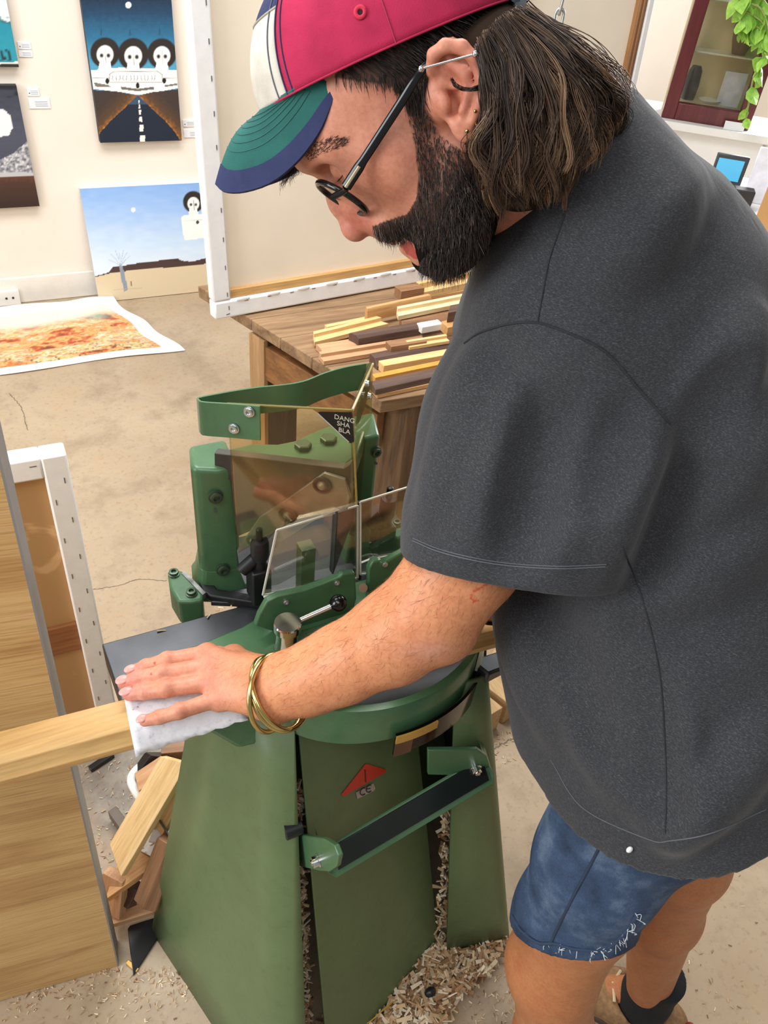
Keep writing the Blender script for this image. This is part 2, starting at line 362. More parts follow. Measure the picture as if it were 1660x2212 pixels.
def paint_moon(p):
    p.grad((p.y-184)/250+vnoise(p.x*.25, p.y, 5, 3)*.16, [(0, '#1b1d26'), (0.1, '#23262f'), (0.14, '#3a3e4c'), (0.5, '#4c5061'), (1, '#3f4350')])
    p.poly([(-90, 236), (8, 236), (22, 250), (27, 276), (20, 292), (-2, 296), (-90, 298)], '#ecebea')
    m = np.interp(p.x, [-100, 0, 30, 55, 70], [360, 345, 330, 308, 298]); foam = (p.y > m) & (p.y < 384); nn = vnoise(p.x, p.y, 5, 7)*.6+vnoise(p.x, p.y, 2.5, 8)*.4
    fc = Paint(p.x, p.y, '#000000').grad(nn, [(0.15, '#4a4d58'), (0.45, '#8e9098'), (0.75, '#cfcfd2'), (1, '#ececec')]).c; p.c = np.where(foam[:, None], fc, p.c)
    p.put((p.y > 372) & (p.y < 382), '#b9babd'); so = p.y > 381-(p.x-40)*.06
    sc = Paint(p.x, p.y, '#0').grad((p.y-380)/70+nn*.2, [(0, '#6b4230'), (0.3, '#4a3028'), (1, '#33241f')]).c if False else None
    k = Paint(p.x, p.y, '#000000').grad((p.y-380)/70+nn*.2, [(0, '#6b4230'), (0.3, '#4a3028'), (1, '#33241f')]).c; p.c = np.where(so[:, None], k, p.c)
r1 = py(90, 445, YW); r2 = py(54, 185, YW); painting('painting', 'dark seascape painting with white foam and brown shore at the left edge', (-.33, YW, r1[2]), (r1[0]-.008, YW, r1[2]), (-.33, YW, r2[2]), 0.036, 110, 110, paint_moon, '#17181d')
def paint_boab(p):
    n = vnoise(p.x*.4, p.y, 8, 4)*.12; p.grad((p.y-390)/190+n-.04, [(0, '#7fa9e2'), (0.35, '#9fc0ee'), (0.7, '#c5dbf4'), (1, '#dbe9f7')])
    p.ell(288, 453, 5, 5, '#f4f6f4'); figure(p, 418, 440, 14.5)
    p.poly([(391, 470), (400, 464), (460, 461), (460, 512), (400, 519), (394, 500)], '#f3f2ee'); p.line([(396, 478), (458, 473)], .6, '#c9c9c9'); p.ell(427, 480, 3, 4.5, '#33363a')
    sand = np.interp(p.x, [200, 240, 300, 400, 460], [600, 590, 582, 575, 568]); top = np.interp(p.x, [205, 236, 244, 255, 300, 385, 392, 415, 435, 460], [597, 588, 577, 576, 568, 558, 563, 565, 560, 553])
    p.put((p.y > top) & (p.y < sand+4), '#4b3734'); p.put(p.y >= sand, '#d8c6a6')
    p.poly([(257, 574), (265, 574), (277, 626), (268, 630), (262, 600)], '#8d97a6')
    for a in ((-22, -26), (-12, -34), (-4, -30), (6, -36), (14, -30), (20, -22), (-26, -14)): p.line([(261, 575), (261+a[0]*.5, 575+a[1]*.6), (261+a[0], 575+a[1])], .45, '#8d97a6', .7)
    p.line([(246, 626), (306, 622)], 1, '#b9a78a', .5); p.line([(283, 608), (284, 617)], 1, '#5a4b40')
b0, b1 = pz(213, 655, 0), pz(458, 628, 0); yb = (b0[1]+b1[1])/2; th = math.radians(8)
top = pplane(168, 408, (0, yb, 0), (0, -math.cos(th), math.sin(th)))
hgt = top[2]/math.cos(th); print('boab', yb, hgt, yb+hgt*math.sin(th))
painting('painting', 'pale blue sky painting with boab tree leaning on the wall', (b0[0]+.005, yb, 0.003), (b1[0]+.02, yb, 0.003), (b0[0]+.005, yb+hgt*math.sin(th), hgt*math.cos(th)), 0.03, 150, 130, paint_boab, '#cfd6dd')
# ---------------------------------------------------------------- little caption cards on the wall
CARD = M('caption_card', '#e9eaee', 0.6, var=0.01); INK = M('card_ink', '#8f97a6', 0.7, var=0.02); DOT = M('red_dot', '#5b5d66', 0.6)
def card(x0, y0, x1, y1, lab, dot=False):
    a, b = py(x0, y0, YWALL-.003), py(x1, y1, YWALL-.003); t = thing('caption_card', lab, 'label', (a[0], YWALL-.002, b[2]), group='caption cards beside the paintings')
    MB().bb((a[0], YWALL-.0045, b[2]), (b[0], YWALL, a[2])).build('card', CARD, t)
    n = 3; h = (a[2]-b[2])
    for i in range(n): MB().bb((a[0]+(b[0]-a[0])*.3, YWALL-.005, b[2]+h*(.22+.2*i)), (b[0]-(b[0]-a[0])*.12, YWALL-.0045, b[2]+h*(.27+.2*i))).build('text_line', INK, t)
    if dot: MB().cyl((a[0]+h*.28, YWALL-.0045, b[2]+h*.35), (a[0]+h*.28, YWALL-.0052, b[2]+h*.35), h*.09, 10).build('sold_dot', DOT, t)
card(37, 90, 68, 106, 'small caption card beside the teal seaside painting, upper of two', True)
card(39, 108, 71, 123, 'small caption card beside the teal seaside painting, lower of two')
card(57, 190, 86, 207, 'short caption card beside the dark seascape painting, upper of two', True)
card(60, 212, 110, 234, 'wide caption card beside the dark seascape painting, lower of two')
card(395, 259, 424, 273, 'short caption card beside the night road painting, upper of two', True)
card(397, 280, 441, 296, 'wide caption card beside the night road painting, lower of two')

# ---------------------------------------------------------------- loose painted canvas lying on the floor
def floor_canvas():
    nu, nv = 150, 120; x0, x1, y0, y1 = -0.5, 0.66, 3.03, 3.59
    uu, vv = np.meshgrid(np.linspace(0, 1, nu), np.linspace(0, 1, nv)); X = x0+(x1-x0)*uu; Y = y0+(y1-y0)*vv
    X = X-.20*np.clip((X-.2)/.46, 0, 1)*vv+.008*np.sin(vv*14)*uu; Y = Y+.010*np.sin(uu*11)*(1-vv)
    Z = .003+.004*(1+np.sin(uu*17+vv*6))*(.3+vv*.7)+.02*np.clip((vv-.9)/.1, 0, 1)**2
    V = np.stack([X, Y, Z], -1).reshape(-1, 3); u, v = uu.ravel(), vv.ravel(); p = Paint(u*300, v*150, '#fbfaf6')
    P2 = Paint(p.x, p.y, '#000000'); w = vnoise(p.x*.35, p.y, 9, 11)*.5+vnoise(p.x*.4, p.y, 4, 12)*.3+vnoise(p.x, p.y, 3, 13)*.2
    P2.grad(w, [(0.18, '#6b4a3a'), (0.28, '#b04a30'), (0.38, '#cf7a44'), (0.46, '#e3b878'), (0.52, '#c98f4c'), (0.58, '#d8a07a'), (0.66, '#e6d5ae'), (0.74, '#c9a84e'), (0.85, '#eee2cc')])
    hz = np.clip((v-.66-.05*np.sin(u*9))/.12, 0, 1)[:, None]; P2.c = P2.c*(1-hz)+lin('#e9e6d2')*hz
    k = (np.clip((.82-v)/.1, 0, 1)*np.clip(vnoise(p.x, p.y, 2.2, 15)-.62, 0, 1)*3.0)[:, None]*np.clip((.45-v)/.3, 0, 1)[:, None]; P2.c = P2.c*(1-k)+lin('#3a2d26')*k
    tl = np.exp(-((u-.82)/.06)**2-((v-.72)/.06)**2)[:, None]; P2.c = P2.c*(1-tl*.7)+lin('#7fb0a0')*tl*.7
    m = ((v > .09) & (v < .9) & (u < .93)).astype(float)[:, None]; cols = p.c*(1-m)+P2.c*m
    i, j = np.meshgrid(np.arange(nu-1), np.arange(nv-1)); q = (j*nu+i).ravel(); Fq = np.stack([q, q+1, q+nu+1, q+nu], 1)
    o = from_arrays('painted_canvas_sheet', V, Fq, PAINT_M, None, cols)
    s = o.modifiers.new('s', 'SOLIDIFY'); s.thickness = 0.0025; s.offset = 1
    return tag(o, 'unstretched orange landscape canvas lying flat on the floor by the wall', 'canvas')
floor_canvas()
# ================================================================ bench, canvases and offcuts
OAKD = MWOOD('weathered_wood', '#a98a66', '#6f5138', 'X', 1.2, 0.7, 14, 0.3); OAKV = MWOOD('weathered_post', '#8d6f50', '#55402d', 'Z', 1.4, 0.75, 14, 0.35)
DARKV = MWOOD('stained_post', '#5d4a3a', '#3a2d24', 'Z', 1.4, 0.7, 12, 0.3); RAILM = MWOOD('stained_rail', '#9a6a3a', '#6a4526', 'Y', 1.3, 0.6)
def lerp(a, b, t): return np.asarray(a, float)*(1-t)+np.asarray(b, float)*t
BH = 0.62
def bench():
    t = thing('workbench', 'rough weathered wooden workbench piled with timber offcuts', 'bench', (1.2, 1.85, 0))
    BL, FL, FR, BR = (.555, 2.29), (.815, 1.49), (2.15, 1.46), (2.15, 2.42)
    n = 6
    for i in range(n):
        a, b = i/n+.002, (i+1)/n-.002
        q = [lerp(BL, FL, a), lerp(BR, FR, a), lerp(BR, FR, b), lerp(BL, FL, b)]
        MB().hexa([(*p, BH-.038) for p in q]+[(*p, BH) for p in q]).build('plank', OAKD, t, bevel=.003)
    MB().bar((.66, 2.02, .50), (.84, 1.53, .50), .03, .11).build('rail', RAILM, t, bevel=.002)
    MB().bar((.86, 1.56, .51), (2.1, 1.53, .51), .03, .12).build('rail', OAKD, t, bevel=.002)
    q = [(.648, 2.03), (.672, 1.965), (.78, 1.99), (.756, 2.055)]
    MB().hexa([(*p, 0) for p in q]+[(*p, BH-.038) for p in q]).build('leg', DARKV, t, bevel=.003)
    MB().hexa([(q[0][0]-.012, q[0][1]-.002, 0), (q[1][0]-.012, q[1][1]-.003, 0), (*q[1], 0), (*q[0], 0), (q[0][0]-.012, q[0][1]-.002, .575), (q[1][0]-.012, q[1][1]-.003, .575), (*q[1], .575), (*q[0], .575)]).build('leg_board', MWOOD('pale_post', '#c09a6c', '#8d6a45', 'Z'), t)
    a, b = pz(822, 862, .58), pz(884, 880, .58); c = pz(914, 868, .58)
    MB().hexa([(a[0], a[1], 0), (b[0], b[1], 0), (c[0], c[1], 0), (a[0]+.05, a[1]+.03, 0), (a[0], a[1], .582), (b[0], b[1], .582), (c[0], c[1], .582), (a[0]+.05, a[1]+.03, .582)]).build('leg', OAKV, t, bevel=.003)
    for x, y in ((2.02, 1.55), (2.02, 2.28)): MB().bb((x, y, 0), (x+.08, y+.08, BH-.038)).build('leg', OAKV, t, bevel=.003)
    k = MB(); k.bb((1.0, 1.75, .12), (2.0, 2.2, .15)); k.build('shelf', OAKD, t)
bench()
# big stretched canvas standing on the bench, back side to us
WHITE_C = M('primed_canvas', '#f0f0f0', 0.7, var=0.02, scale=25, bump=0.15, bscale=120); RAW = M('raw_canvas', '#f5e9d4', 0.85, var=0.03, scale=3, bump=0.12, bscale=700)
PINE = MWOOD('pine_bar', '#dcb277', '#c0904f', 'X', 1.0, 0.55); PINEZ = MWOOD('pine_brace', '#d9b27c', '#bd8f52', 'Z', 1.0, 0.55); STAPLE = M('staple_steel', '#9a9a9a', 0.35, 0.9, var=0.1)
def canvas_back():
    a, b = pz(466, 692, BH+.0035), pz(1080, 579, BH+.0035); d = (b-a); d /= np.linalg.norm(d); ang = math.atan2(d[1], d[0]); lean = math.radians(4)
    Wd, Hg, T = 1.60, 1.35, .042
    e = pplane(1490, 250, a, np.cross(d, [0, -math.sin(-lean), 1])); 
    t = thing('stretched_canvas', 'large blank canvas seen from its stapled back, standing on the workbench', 'canvas', a, (-lean, 0, ang))
    bx = lambda n, lo, hi, m, bv=.003: MB().bb(lo, hi).build(n, m, t, bevel=bv, world=False)
    bx('canvas_face', (.02, .028, .02), (Wd-.02, .034, Hg-.02), RAW, 0)
    bx('wrapped_bar', (0, 0, 0), (Wd, T, .052), WHITE_C, .006); bx('wrapped_bar', (0, 0.0005, .052), (.054, T, Hg), WHITE_C, .006); bx('wrapped_bar', (Wd-.03, 0.0005, .052), (Wd, T, Hg), WHITE_C, .006)
    bx('wrapped_bar', (0, 0, Hg-.05), (Wd, T, Hg), WHITE_C, .006)
    bx('stretcher_bar', (.054, .012, .052), (Wd-.03, .03, .078), PINE)
    for k, (y0, x0, x1) in enumerate(((.004, Wd-.062, Wd-.030), (.000, Wd-.050, Wd-.040))): bx('moulded_bar', (x0, y0, .078), (x1, .03, Hg-.05), MWOOD('brown_bar', '#9a6f45', '#6d4527', 'Z'), .004)
    g = pplane(1055, 545, a, np.cross(d, [0, math.sin(lean), 1])); bxx = np.linalg.norm((g-a)[:2]); bx('brace', (bxx-.035, .008, .078), (bxx+.03, .028, Hg-.05), PINEZ)
    sm = MB().bb((-.0012, -.0008, -.006), (.0012, .0002, .006)).mesh('staple')
    sm.materials.append(STAPLE)
    def st(x, z, r=0):
        o = bpy.data.objects.new('staple', sm); COL.objects.link(o); o.parent = t; o.location = (x, 0, z); o.rotation_euler = (0, r, 0)
    for i in range(16): st(.042, .07+i*.078)
    for i in range(20): st(.1+i*.075, .044, math.pi/2)
    st(.044, .03); st(.04, .012, 1.4)
    # gathered tucks along the bottom margin
    for i in range(14):
        m = MB(); x = .09+i*.1; m.sphere((x, -.0005, .05), (.022, .0022, .006), 6); m.build('canvas_tuck', WHITE_C, t, sm=60, world=False)
canvas_back()
# hanging chain in front of the canvas
def chain():
    p0 = pd(1222, -30, 1.95); c = pd(1216, 100, 1.95); t = thing('steel_chain', 'galvanised steel chain hanging in front of the big canvas', 'chain', (p0[0], p0[1], c[2]))
    steel = M('galvanised', '#b9bcbb', 0.3, 0.85, var=0.08)
    base = []; R, Lh = .0085, .013
    for i in range(10): a = math.pi*i/9; base.append((R*math.cos(a), 0, Lh+R*math.sin(a)))
    for i in range(10): a = math.pi+math.pi*i/9; base.append((R*math.cos(a), 0, -Lh+R*math.sin(a)))
    me = MB().tube(base, .0032, 8, closed=True).mesh('chain_link'); smooth(me); me.materials.append(steel)
    for i in range(16):
        o = bpy.data.objects.new('chain_link', me); COL.objects.link(o); o.parent = t; o.location = (0, 0, .01+i*.033); o.rotation_euler = (0.05, 0, math.radians(55+(90 if i % 2 else 0)))
chain()
# timber offcuts on the bench
TONE = {'pine': MWOOD('offcut_pine', '#efd09a', '#d9ae6c', 'X', 1.5), 'pink': MWOOD('offcut_pink_oak', '#d9ae86', '#b98a62', 'X', 1.5), 'oak': MWOOD('offcut_oak', '#e0b27a', '#bd8a52', 'X', 1.5),
        'dark': MWOOD('offcut_walnut', '#6e5347', '#4b372f', 'X', 1.5), 'brown': MWOOD('offcut_brown', '#a87f5c', '#80593b', 'X', 1.5), 'cream': MWOOD('offcut_cream', '#f6e2b4', '#ead09a', 'X', 1.2), 'white': M('offcut_white', '#f0efec', 0.5, var=0.02), 'gold': M('offcut_gilt', '#d9a550', 0.35, 0.3, var=0.06),
        'black': M('offcut_black', '#1f1f22', 0.35, var=0.05), 'grey': M('offcut_grey', '#6d6358', 0.5, var=0.08)}
PROF = {'flat': [(-.5, 0), (.5, 0), (.5, 1), (-.5, 1)], 'step': [(-.5, 0), (.5, 0), (.5, 1), (.1, 1), (.1, .55), (-.5, .55)], 'bevel': [(-.5, 0), (.5, 0), (.5, 1), (-.1, 1), (-.5, .35)], 'round': [(-.5, 0), (.5, 0), (.5, .8), (.3, 1), (-.2, 1), (-.45, .7)]}
def offcut(name, lab, p, q, w, h, tone, prof='flat', mitre=0.0, group='timber offcuts', cat='timber', up=(0, 0, 1), end=None):
    p, q = Vector([float(k) for k in p]), Vector([float(k) for k in q]); L = (q-p).length; d = (q-p).normalized(); u = Vector(up); s = u.cross(d).normalized(); u = d.cross(s)
    t = bpy.data.objects.new(name, None); m = MB(); pr = PROF[prof]
    m.loft([[(e*L+(mitre*w*a if e == 0 else -mitre*w*a), a*w, b*h) for a, b in pr] for e in (0, 1)])
    bpy.data.objects.remove(t); o = m.build(name, TONE[tone], None, bevel=.0012)
    mat = Matrix((d, s, u)).transposed().to_4x4(); mat.translation = p; o.matrix_world = mat; return tag(o, lab, cat, group)
def bo(lab, x0, y0, x1, y1, z, w, h, tone, prof='flat', mitre=0.0):
    a, b = pz(x0, y0, z), pz(x1, y1, z); return offcut('timber_offcut', lab, a, b, w, h, tone, prof, mitre, 'timber offcuts on the workbench')
z0 = BH+.001
bo('orange-brown timber length at the very front of the bench pile', 806, 852, 1000, 812, z0, .045, .012, 'oak')
bo('dark walnut moulding at the front edge of the bench', 803, 846, 1010, 800, z0+.012, .04, .022, 'dark', 'round')
bo('thin gilt strip just behind the front walnut moulding', 806, 826, 1010, 784, z0, .02, .02, 'gold', 'flat')
bo('pale square batten between two walnut mouldings', 822, 803, 1010, 769, z0, .03, .026, 'pine', 'flat')
bo('long dark walnut moulding lying behind the pale batten', 806, 791, 1015, 748, z0, .045, .028, 'dark', 'bevel')
bo('pinkish oak moulding whose square end overhangs the bench left edge', 694, 783, 850, 757, z0, .035, .024, 'pink', 'step')
bo('long pinkish oak board behind the overhanging moulding', 690, 764, 905, 728, z0, .05, .02, 'pink', 'round')
bo('short brown block sitting on the pinkish boards', 838, 757, 915, 745, z0+.024, .034, .02, 'brown', 'flat')
bo('short pale stepped strip beside the brown block', 880, 752, 966, 738, z0+.028, .026, .018, 'pine', 'step')
bo('pale stepped moulding with a pointed end nearest the bench left edge', 678, 741, 826, 704, z0+.006, .036, .026, 'pine', 'step', .5)
bo('dark walnut piece with a pale cut end in the middle of the pile', 764, 740, 905, 716, z0+.02, .036, .026, 'dark', 'round', -.4)
bo('thin pale strip lying furthest left behind the stepped moulding', 704, 712, 800, 692, z0, .016, .012, 'pine')
bo('orange pine moulding standing on edge with a shaped end', 790, 692, 925, 662, z0+.02, .022, .04, 'oak', 'round', .3)
bo('brown moulding lying under the cream batten', 866, 708, 975, 688, z0+.03, .04, .022, 'brown', 'bevel', .3)
bo('cream batten with a mitred end on top of the pile', 858, 686, 1025, 652, z0+.055, .034, .026, 'cream', 'step', .5)
bo('dark grey-brown mitred piece at the right of the pile', 968, 688, 1030, 676, z0+.06, .04, .03, 'dark', 'flat', .9)
bo('white painted offcut tucked in the middle of the pile', 905, 716, 950, 708, z0+.03, .03, .02, 'white')
bo('short orange-brown offcut at the right of the pile', 958, 720, 1015, 706, z0+.03, .04, .028, 'oak', 'flat', .2)
bo('brown square-ended block at the back of the pile', 858, 645, 908, 637, z0+.035, .04, .032, 'brown')
bo('long pine batten running behind the brown square block', 905, 640, 1075, 603, z0+.03, .042, .04, 'pine', 'step')
bo('flat oak board at the back of the pile against the canvas', 905, 655, 1070, 622, z0, .06, .03, 'oak')

# ---------------------------------------------------------------- left foreground: oak board and small canvas behind it
def oakmat():
    t = NT('oak_laminate'); v = t.coord((1.1, 1, 6.5), (0, math.radians(9), 0)); w = t.noise(v, 2.0, 3, 0.5, 0.7)
    mlt = t.n('ShaderNodeMath', operation='MULTIPLY'); mlt.inputs[1].default_value = 13.0; t.l(w, mlt.inputs[0])
    fr = t.n('ShaderNodeMath', operation='SINE'); t.l(mlt.outputs[0], fr.inputs[0])
    hf = t.n('ShaderNodeMath', operation='MULTIPLY_ADD'); hf.inputs[1].default_value = .5; hf.inputs[2].default_value = .5; t.l(fr.outputs[0], hf.inputs[0])
    g = t.noise(t.coord((3, 1, 130), (0, math.radians(9), 0)), 3.0, 4, 0.6)
    col = t.ramp(hf.outputs[0], [(0.0, tuple(lin('#c29760'))), (0.3, tuple(lin('#d3ab70'))), (1, tuple(lin('#dab57a')))])
    col = t.mix(0.45, col, t.ramp(g, [(0.35, tuple(lin('#b08a60'))), (0.55, (1, 1, 1))]), 'MULTIPLY'); t.base(col); t.bump(g, .1, .0005); return t.set(0.4)
OAK = oakmat()
def oak_board():
    t = thing('oak_board', 'tall oak veneer board with a grey edge at the left foreground', 'board', (-.08, .69, 0), (0, math.radians(2.1), math.radians(-7)))
    MB().bb((-.95, -.012, 0), (-.0, .036, 1.30)).build('board', OAK, t, world=False)
    MB().bb((0.0, -.0125, 0), (.0025, .0365, 1.30)).build('edge_band', M('grey_edging', '#8d8b8b', 0.5, var=0.03), t, world=False)
oak_board()
BROWNC = M('stained_plywood', '#b58a5a', 0.6, var=0.1, scale=5, c2='#8d6238')
def swirl():
    t = NT('burl_board'); v = t.coord(); n = t.noise(v, 7, 3, .5, 2.2); m = t.n('ShaderNodeMath', operation='MULTIPLY'); m.inputs[1].default_value = 9; t.l(n, m.inputs[0])
    s = t.n('ShaderNodeMath', operation='SINE'); t.l(m.outputs[0], s.inputs[0]); t.base(t.ramp(s.outputs[0], [(0.0, tuple(lin('#b08a5c'))), (0.6, tuple(lin('#c9a374')))])); return t.set(.55)
BURL = swirl()
def small_canvas():
    Hh = .79; t = thing('framed_canvas', 'brown panel in a white stapled canvas frame, standing behind the oak board', 'canvas', (.028, 1.185, 0), (math.radians(-5.5), math.radians(1.0), 0))
    Wd = .62; b = .045; T = .05
    bx = lambda n, lo, hi, m, bv=.003: MB().bb(lo, hi).build(n, m, t, bevel=bv, world=False)
    bx('wrapped_bar', (-b, 0, 0), (0, T, Hh), WHITE_C, .004); bx('wrapped_bar', (-Wd, 0, Hh-b), (-b, T, Hh), WHITE_C, .004); bx('wrapped_bar', (-Wd, 0, 0), (-Wd+b, T, Hh-b), WHITE_C, .004); bx('wrapped_bar', (-Wd+b, 0, 0), (-b, T, .04), WHITE_C, .004)
    bx('panel', (-Wd+.02, .022, .02), (-.02, .03, Hh-.02), BURL, 0); bx('cross_bar', (-Wd+b, .012, .30), (-b, .028, .375), MWOOD('red_bar', '#b07a4c', '#7f4a28', 'X'), .002)
    sm = MB().bb((-.001, -.0008, -.006), (.001, .0002, .006)).mesh('staple'); sm.materials.append(STAPLE)
    def st(x, z, r=0):
        o = bpy.data.objects.new('staple', sm); COL.objects.link(o); o.parent = t; o.location = (x, 0, z); o.rotation_euler = (0, r, 0)
    for i in range(16): st(-.034+.022*(i % 2), .06+i*.045)
    for i in range(6): st(-.06-.09*i, Hh-.015-.018*(i % 2), math.pi/2)
small_canvas()
# dark strip and scraps on the floor behind the oak board
def fo(lab, x0, y0, x1, y1, z, w, h, tone, prof='flat', mitre=0.0, z1=None, roll=0.0, grp='timber scraps on the floor beside the machine'):
    a, b = pz(x0, y0, z), pz(x1, y1, z if z1 is None else z1); d = Vector(b-a).normalized(); u = Matrix.Rotation(roll, 3, d) @ Vector((0, 0, 1))
    return offcut('timber_scrap', lab, a, b, w, h, tone, prof, mitre, grp, 'timber', up=u)
fo('dark strip lying on the floor just behind the moulding', 195, 1665, 245, 1632, .001, .014, .012, 'black')
# scrap basket: white wire handle and pieces
def scrap_bin():
    t = thing('scrap_tub', 'grey floor tub with a white tube rim holding timber scraps', 'tub', (.1, .95, 0))
    pts = [pz(345, 1640, .26), pz(305, 1655, .26), pz(284, 1680, .26), pz(292, 1708, .26), pz(316, 1742, .25), pz(330, 1768, .235)]
    MB().tube(spline(pts, 30), .0085, 10).build('rim', M('white_tube', '#eeeeea', 0.35, var=0.02), t, sm=60)
    q = [pz(288, 1685, .25), pz(380, 1830, .25), (.25, .86, .25), (.28, 1.12, .25), pz(345, 1645, .25)]
    c = np.mean(np.array(q), 0); fl = [c+(np.array(k)-c)*.86-[0, 0, .243] for k in q]
    m = MB(); n = len(q)
    m.add([*fl, *q], [tuple(range(n))]+[(i, (i+1) % n, n+(i+1) % n, n+i) for i in range(n)])
    o = m.build('tub_wall', M('grey_plastic', '#55524d', 0.6, var=0.05), t); s = o.modifiers.new('s', 'SOLIDIFY'); s.thickness = .004
scrap_bin()
fo('long pale mitred plank on top of the scrap tub', 262, 1855, 388, 1640, .20, .058, .016, 'pine', 'flat', .45, .36)
fo('short pale rebated piece beside the long pale plank', 352, 1790, 392, 1712, .22, .03, .022, 'pine', 'step', 0, .30)
fo('white plastic sliver lying on the pale plank', 345, 1752, 368, 1712, .285, .006, .003, 'white', 'flat', 0, .318)
fo('pinkish oak block at the top of the scrap tub', 315, 1700, 372, 1662, .27, .04, .03, 'pink', 'flat', 0, .3)
fo('black mitred scrap behind the pinkish block', 335, 1668, 362, 1630, .26, .03, .04, 'black', 'bevel', .6, .3)
fo('brown scrap at the back of the scrap tub', 352, 1632, 402, 1628, .29, .03, .03, 'brown', 'flat', 0, .29)
fo('white crumpled offcut in the middle of the scrap tub', 336, 1800, 372, 1806, .19, .04, .02, 'white', 'bevel', .3, .19)
fo('long reddish-brown board leaning down into the scraps', 322, 1950, 375, 1812, .12, .045, .02, 'brown', 'bevel', .1, .24)
fo('pale shaped wedge crossing the reddish board', 252, 1908, 330, 1852, .12, .05, .016, 'oak', 'flat', .8, .17)
fo('weathered pale batten standing among the scraps', 252, 1960, 258, 1880, .05, .045, .02, 'pink', 'flat', 0, .15)
fo('wide pinkish batten lying lowest beside the machine foot', 243, 1985, 342, 1955, .03, .035, .028, 'pink', 'step', .1, .05)
fo('grey-brown strip lying on the floor behind the plank', 246, 1762, 278, 1806, .01, .02, .03, 'grey', 'flat')
fo('black triangular laminate offcut on the floor at the machine foot', 283, 2060, 330, 1990, .001, .06, .014, 'black', 'bevel', 1.0)
fo('dark brown scrap beneath the wedge', 285, 1945, 305, 1905, .06, .03, .03, 'dark', 'flat', 0, .09)
fo('small yellow sliver at the oak board corner', 275, 2078, 298, 2098, .001, .008, .005, 'gold')
# right: planks on the floor beyond the machine
def pal(lab, px4, z, h, tone):
    q = [pz(x, y, z) for x, y in px4]; m = MB().hexa([(p[0], p[1], z-h) for p in q]+[(p[0], p[1], z) for p in q]); o = m.build('floor_plank', tone, None, bevel=.002); return tag(o, lab, 'plank', 'planks on the floor behind the machine')
PLK = MWOOD('pale_plank', '#c9a877', '#a8855a', 'Y', 1.2); 
pal('wide pale plank on the floor between machine and man', [(1043, 1555), (1088, 1528), (1024, 1478), (985, 1500)], .09, .088, PLK)
pal('second pale plank on the floor further from the machine', [(1098, 1520), (1175, 1470), (1060, 1360), (1010, 1400), (1036, 1468)], .09, .088, PLK) if False else pal('second pale plank on the floor further from the machine', [(1098, 1519), (1180, 1470), (1100, 1350), (1030, 1466)], .09, .088, PLK)
# wood shavings: a heap under the machine front and loose chips
CHIPM = MATTR('wood_shavings', 0.75, 0.0, attr='Col')
def chips(name, lab, pts, size, seed, parent=None, cat='shavings'):
    rg = np.random.default_rng(seed); V, Fq, C = [], [], []; pal_ = np.array([lin(c) for c in ('#e3cba6', '#d2b288', '#f0e0c4', '#b98f66', '#8d6a4a', '#e8d6b8', '#c9a37a')])
    for p in pts:
        L, w, h = size*rg.uniform(.5, 1.7), size*rg.uniform(.15, .45), size*rg.uniform(.04, .2)
        e = Euler((rg.uniform(-.9, .9), rg.uniform(-.7, .7), rg.uniform(0, 6.28))).to_matrix(); k = len(V); c = pal_[rg.integers(len(pal_))]*rg.uniform(.8, 1.1); tp = rg.uniform(.2, 1)
        for sz in (-1, 1):
            for sx, sy in ((-1, -1), (1, -1), (1, 1), (-1, 1)):
                q = e @ Vector((sx*L/2, sy*w/2*(tp if sx > 0 else 1), sz*h/2)); V.append((p[0]+q.x, p[1]+q.y, p[2]+q.z)); C.append(c)
        Fq += [(k+3, k+2, k+1, k), (k+4, k+5, k+6, k+7), (k, k+1, k+5, k+4), (k+1, k+2, k+6, k+5), (k+2, k+3, k+7, k+6), (k+3, k, k+4, k+7)]
    V = np.array(V); V[:, 2] = np.maximum(V[:, 2], .0006)
    o = from_arrays(name, V, Fq, CHIPM, parent, np.clip(np.array(C), 0, 1), sm=False); 
    if parent is None: tag(o, lab, cat)
    return tag(o, kind='stuff')
def in_poly(x, y, P):
    c = False
    for (x1, y1), (x2, y2) in zip(P, P[1:]+P[:1]):
        if (y1 > y) != (y2 > y) and x < (x2-x1)*(y-y1)/(y2-y1)+x1: c = not c
    return c
HEAP = [(690, 2212), (760, 2165), (850, 2120), (905, 2075), (940, 2040), (985, 2035), (1030, 2010), (1065, 2000), (1100, 2040), (1075, 2075), (1050, 2110), (1000, 2150), (960, 2212), (900, 2300), (760, 2330), (660, 2300)]
def heap():
    pts = []; rnd = random.Random(5); cx, cy = 870, 2150
    while len(pts) < 2600:
        x, y = rnd.uniform(620, 1120), rnd.uniform(1990, 2330)
        if in_poly(x, y, HEAP):
            e = min(abs(x-cx)/260, 1); p = pz(x, y, 0); pts.append((p[0], p[1], .004+rnd.random()**1.3*.035*(1-.5*e)))
    return chips('wood_shavings', 'heap of pale wood shavings on the floor in front of the machine', pts, .019, 3)
heap()
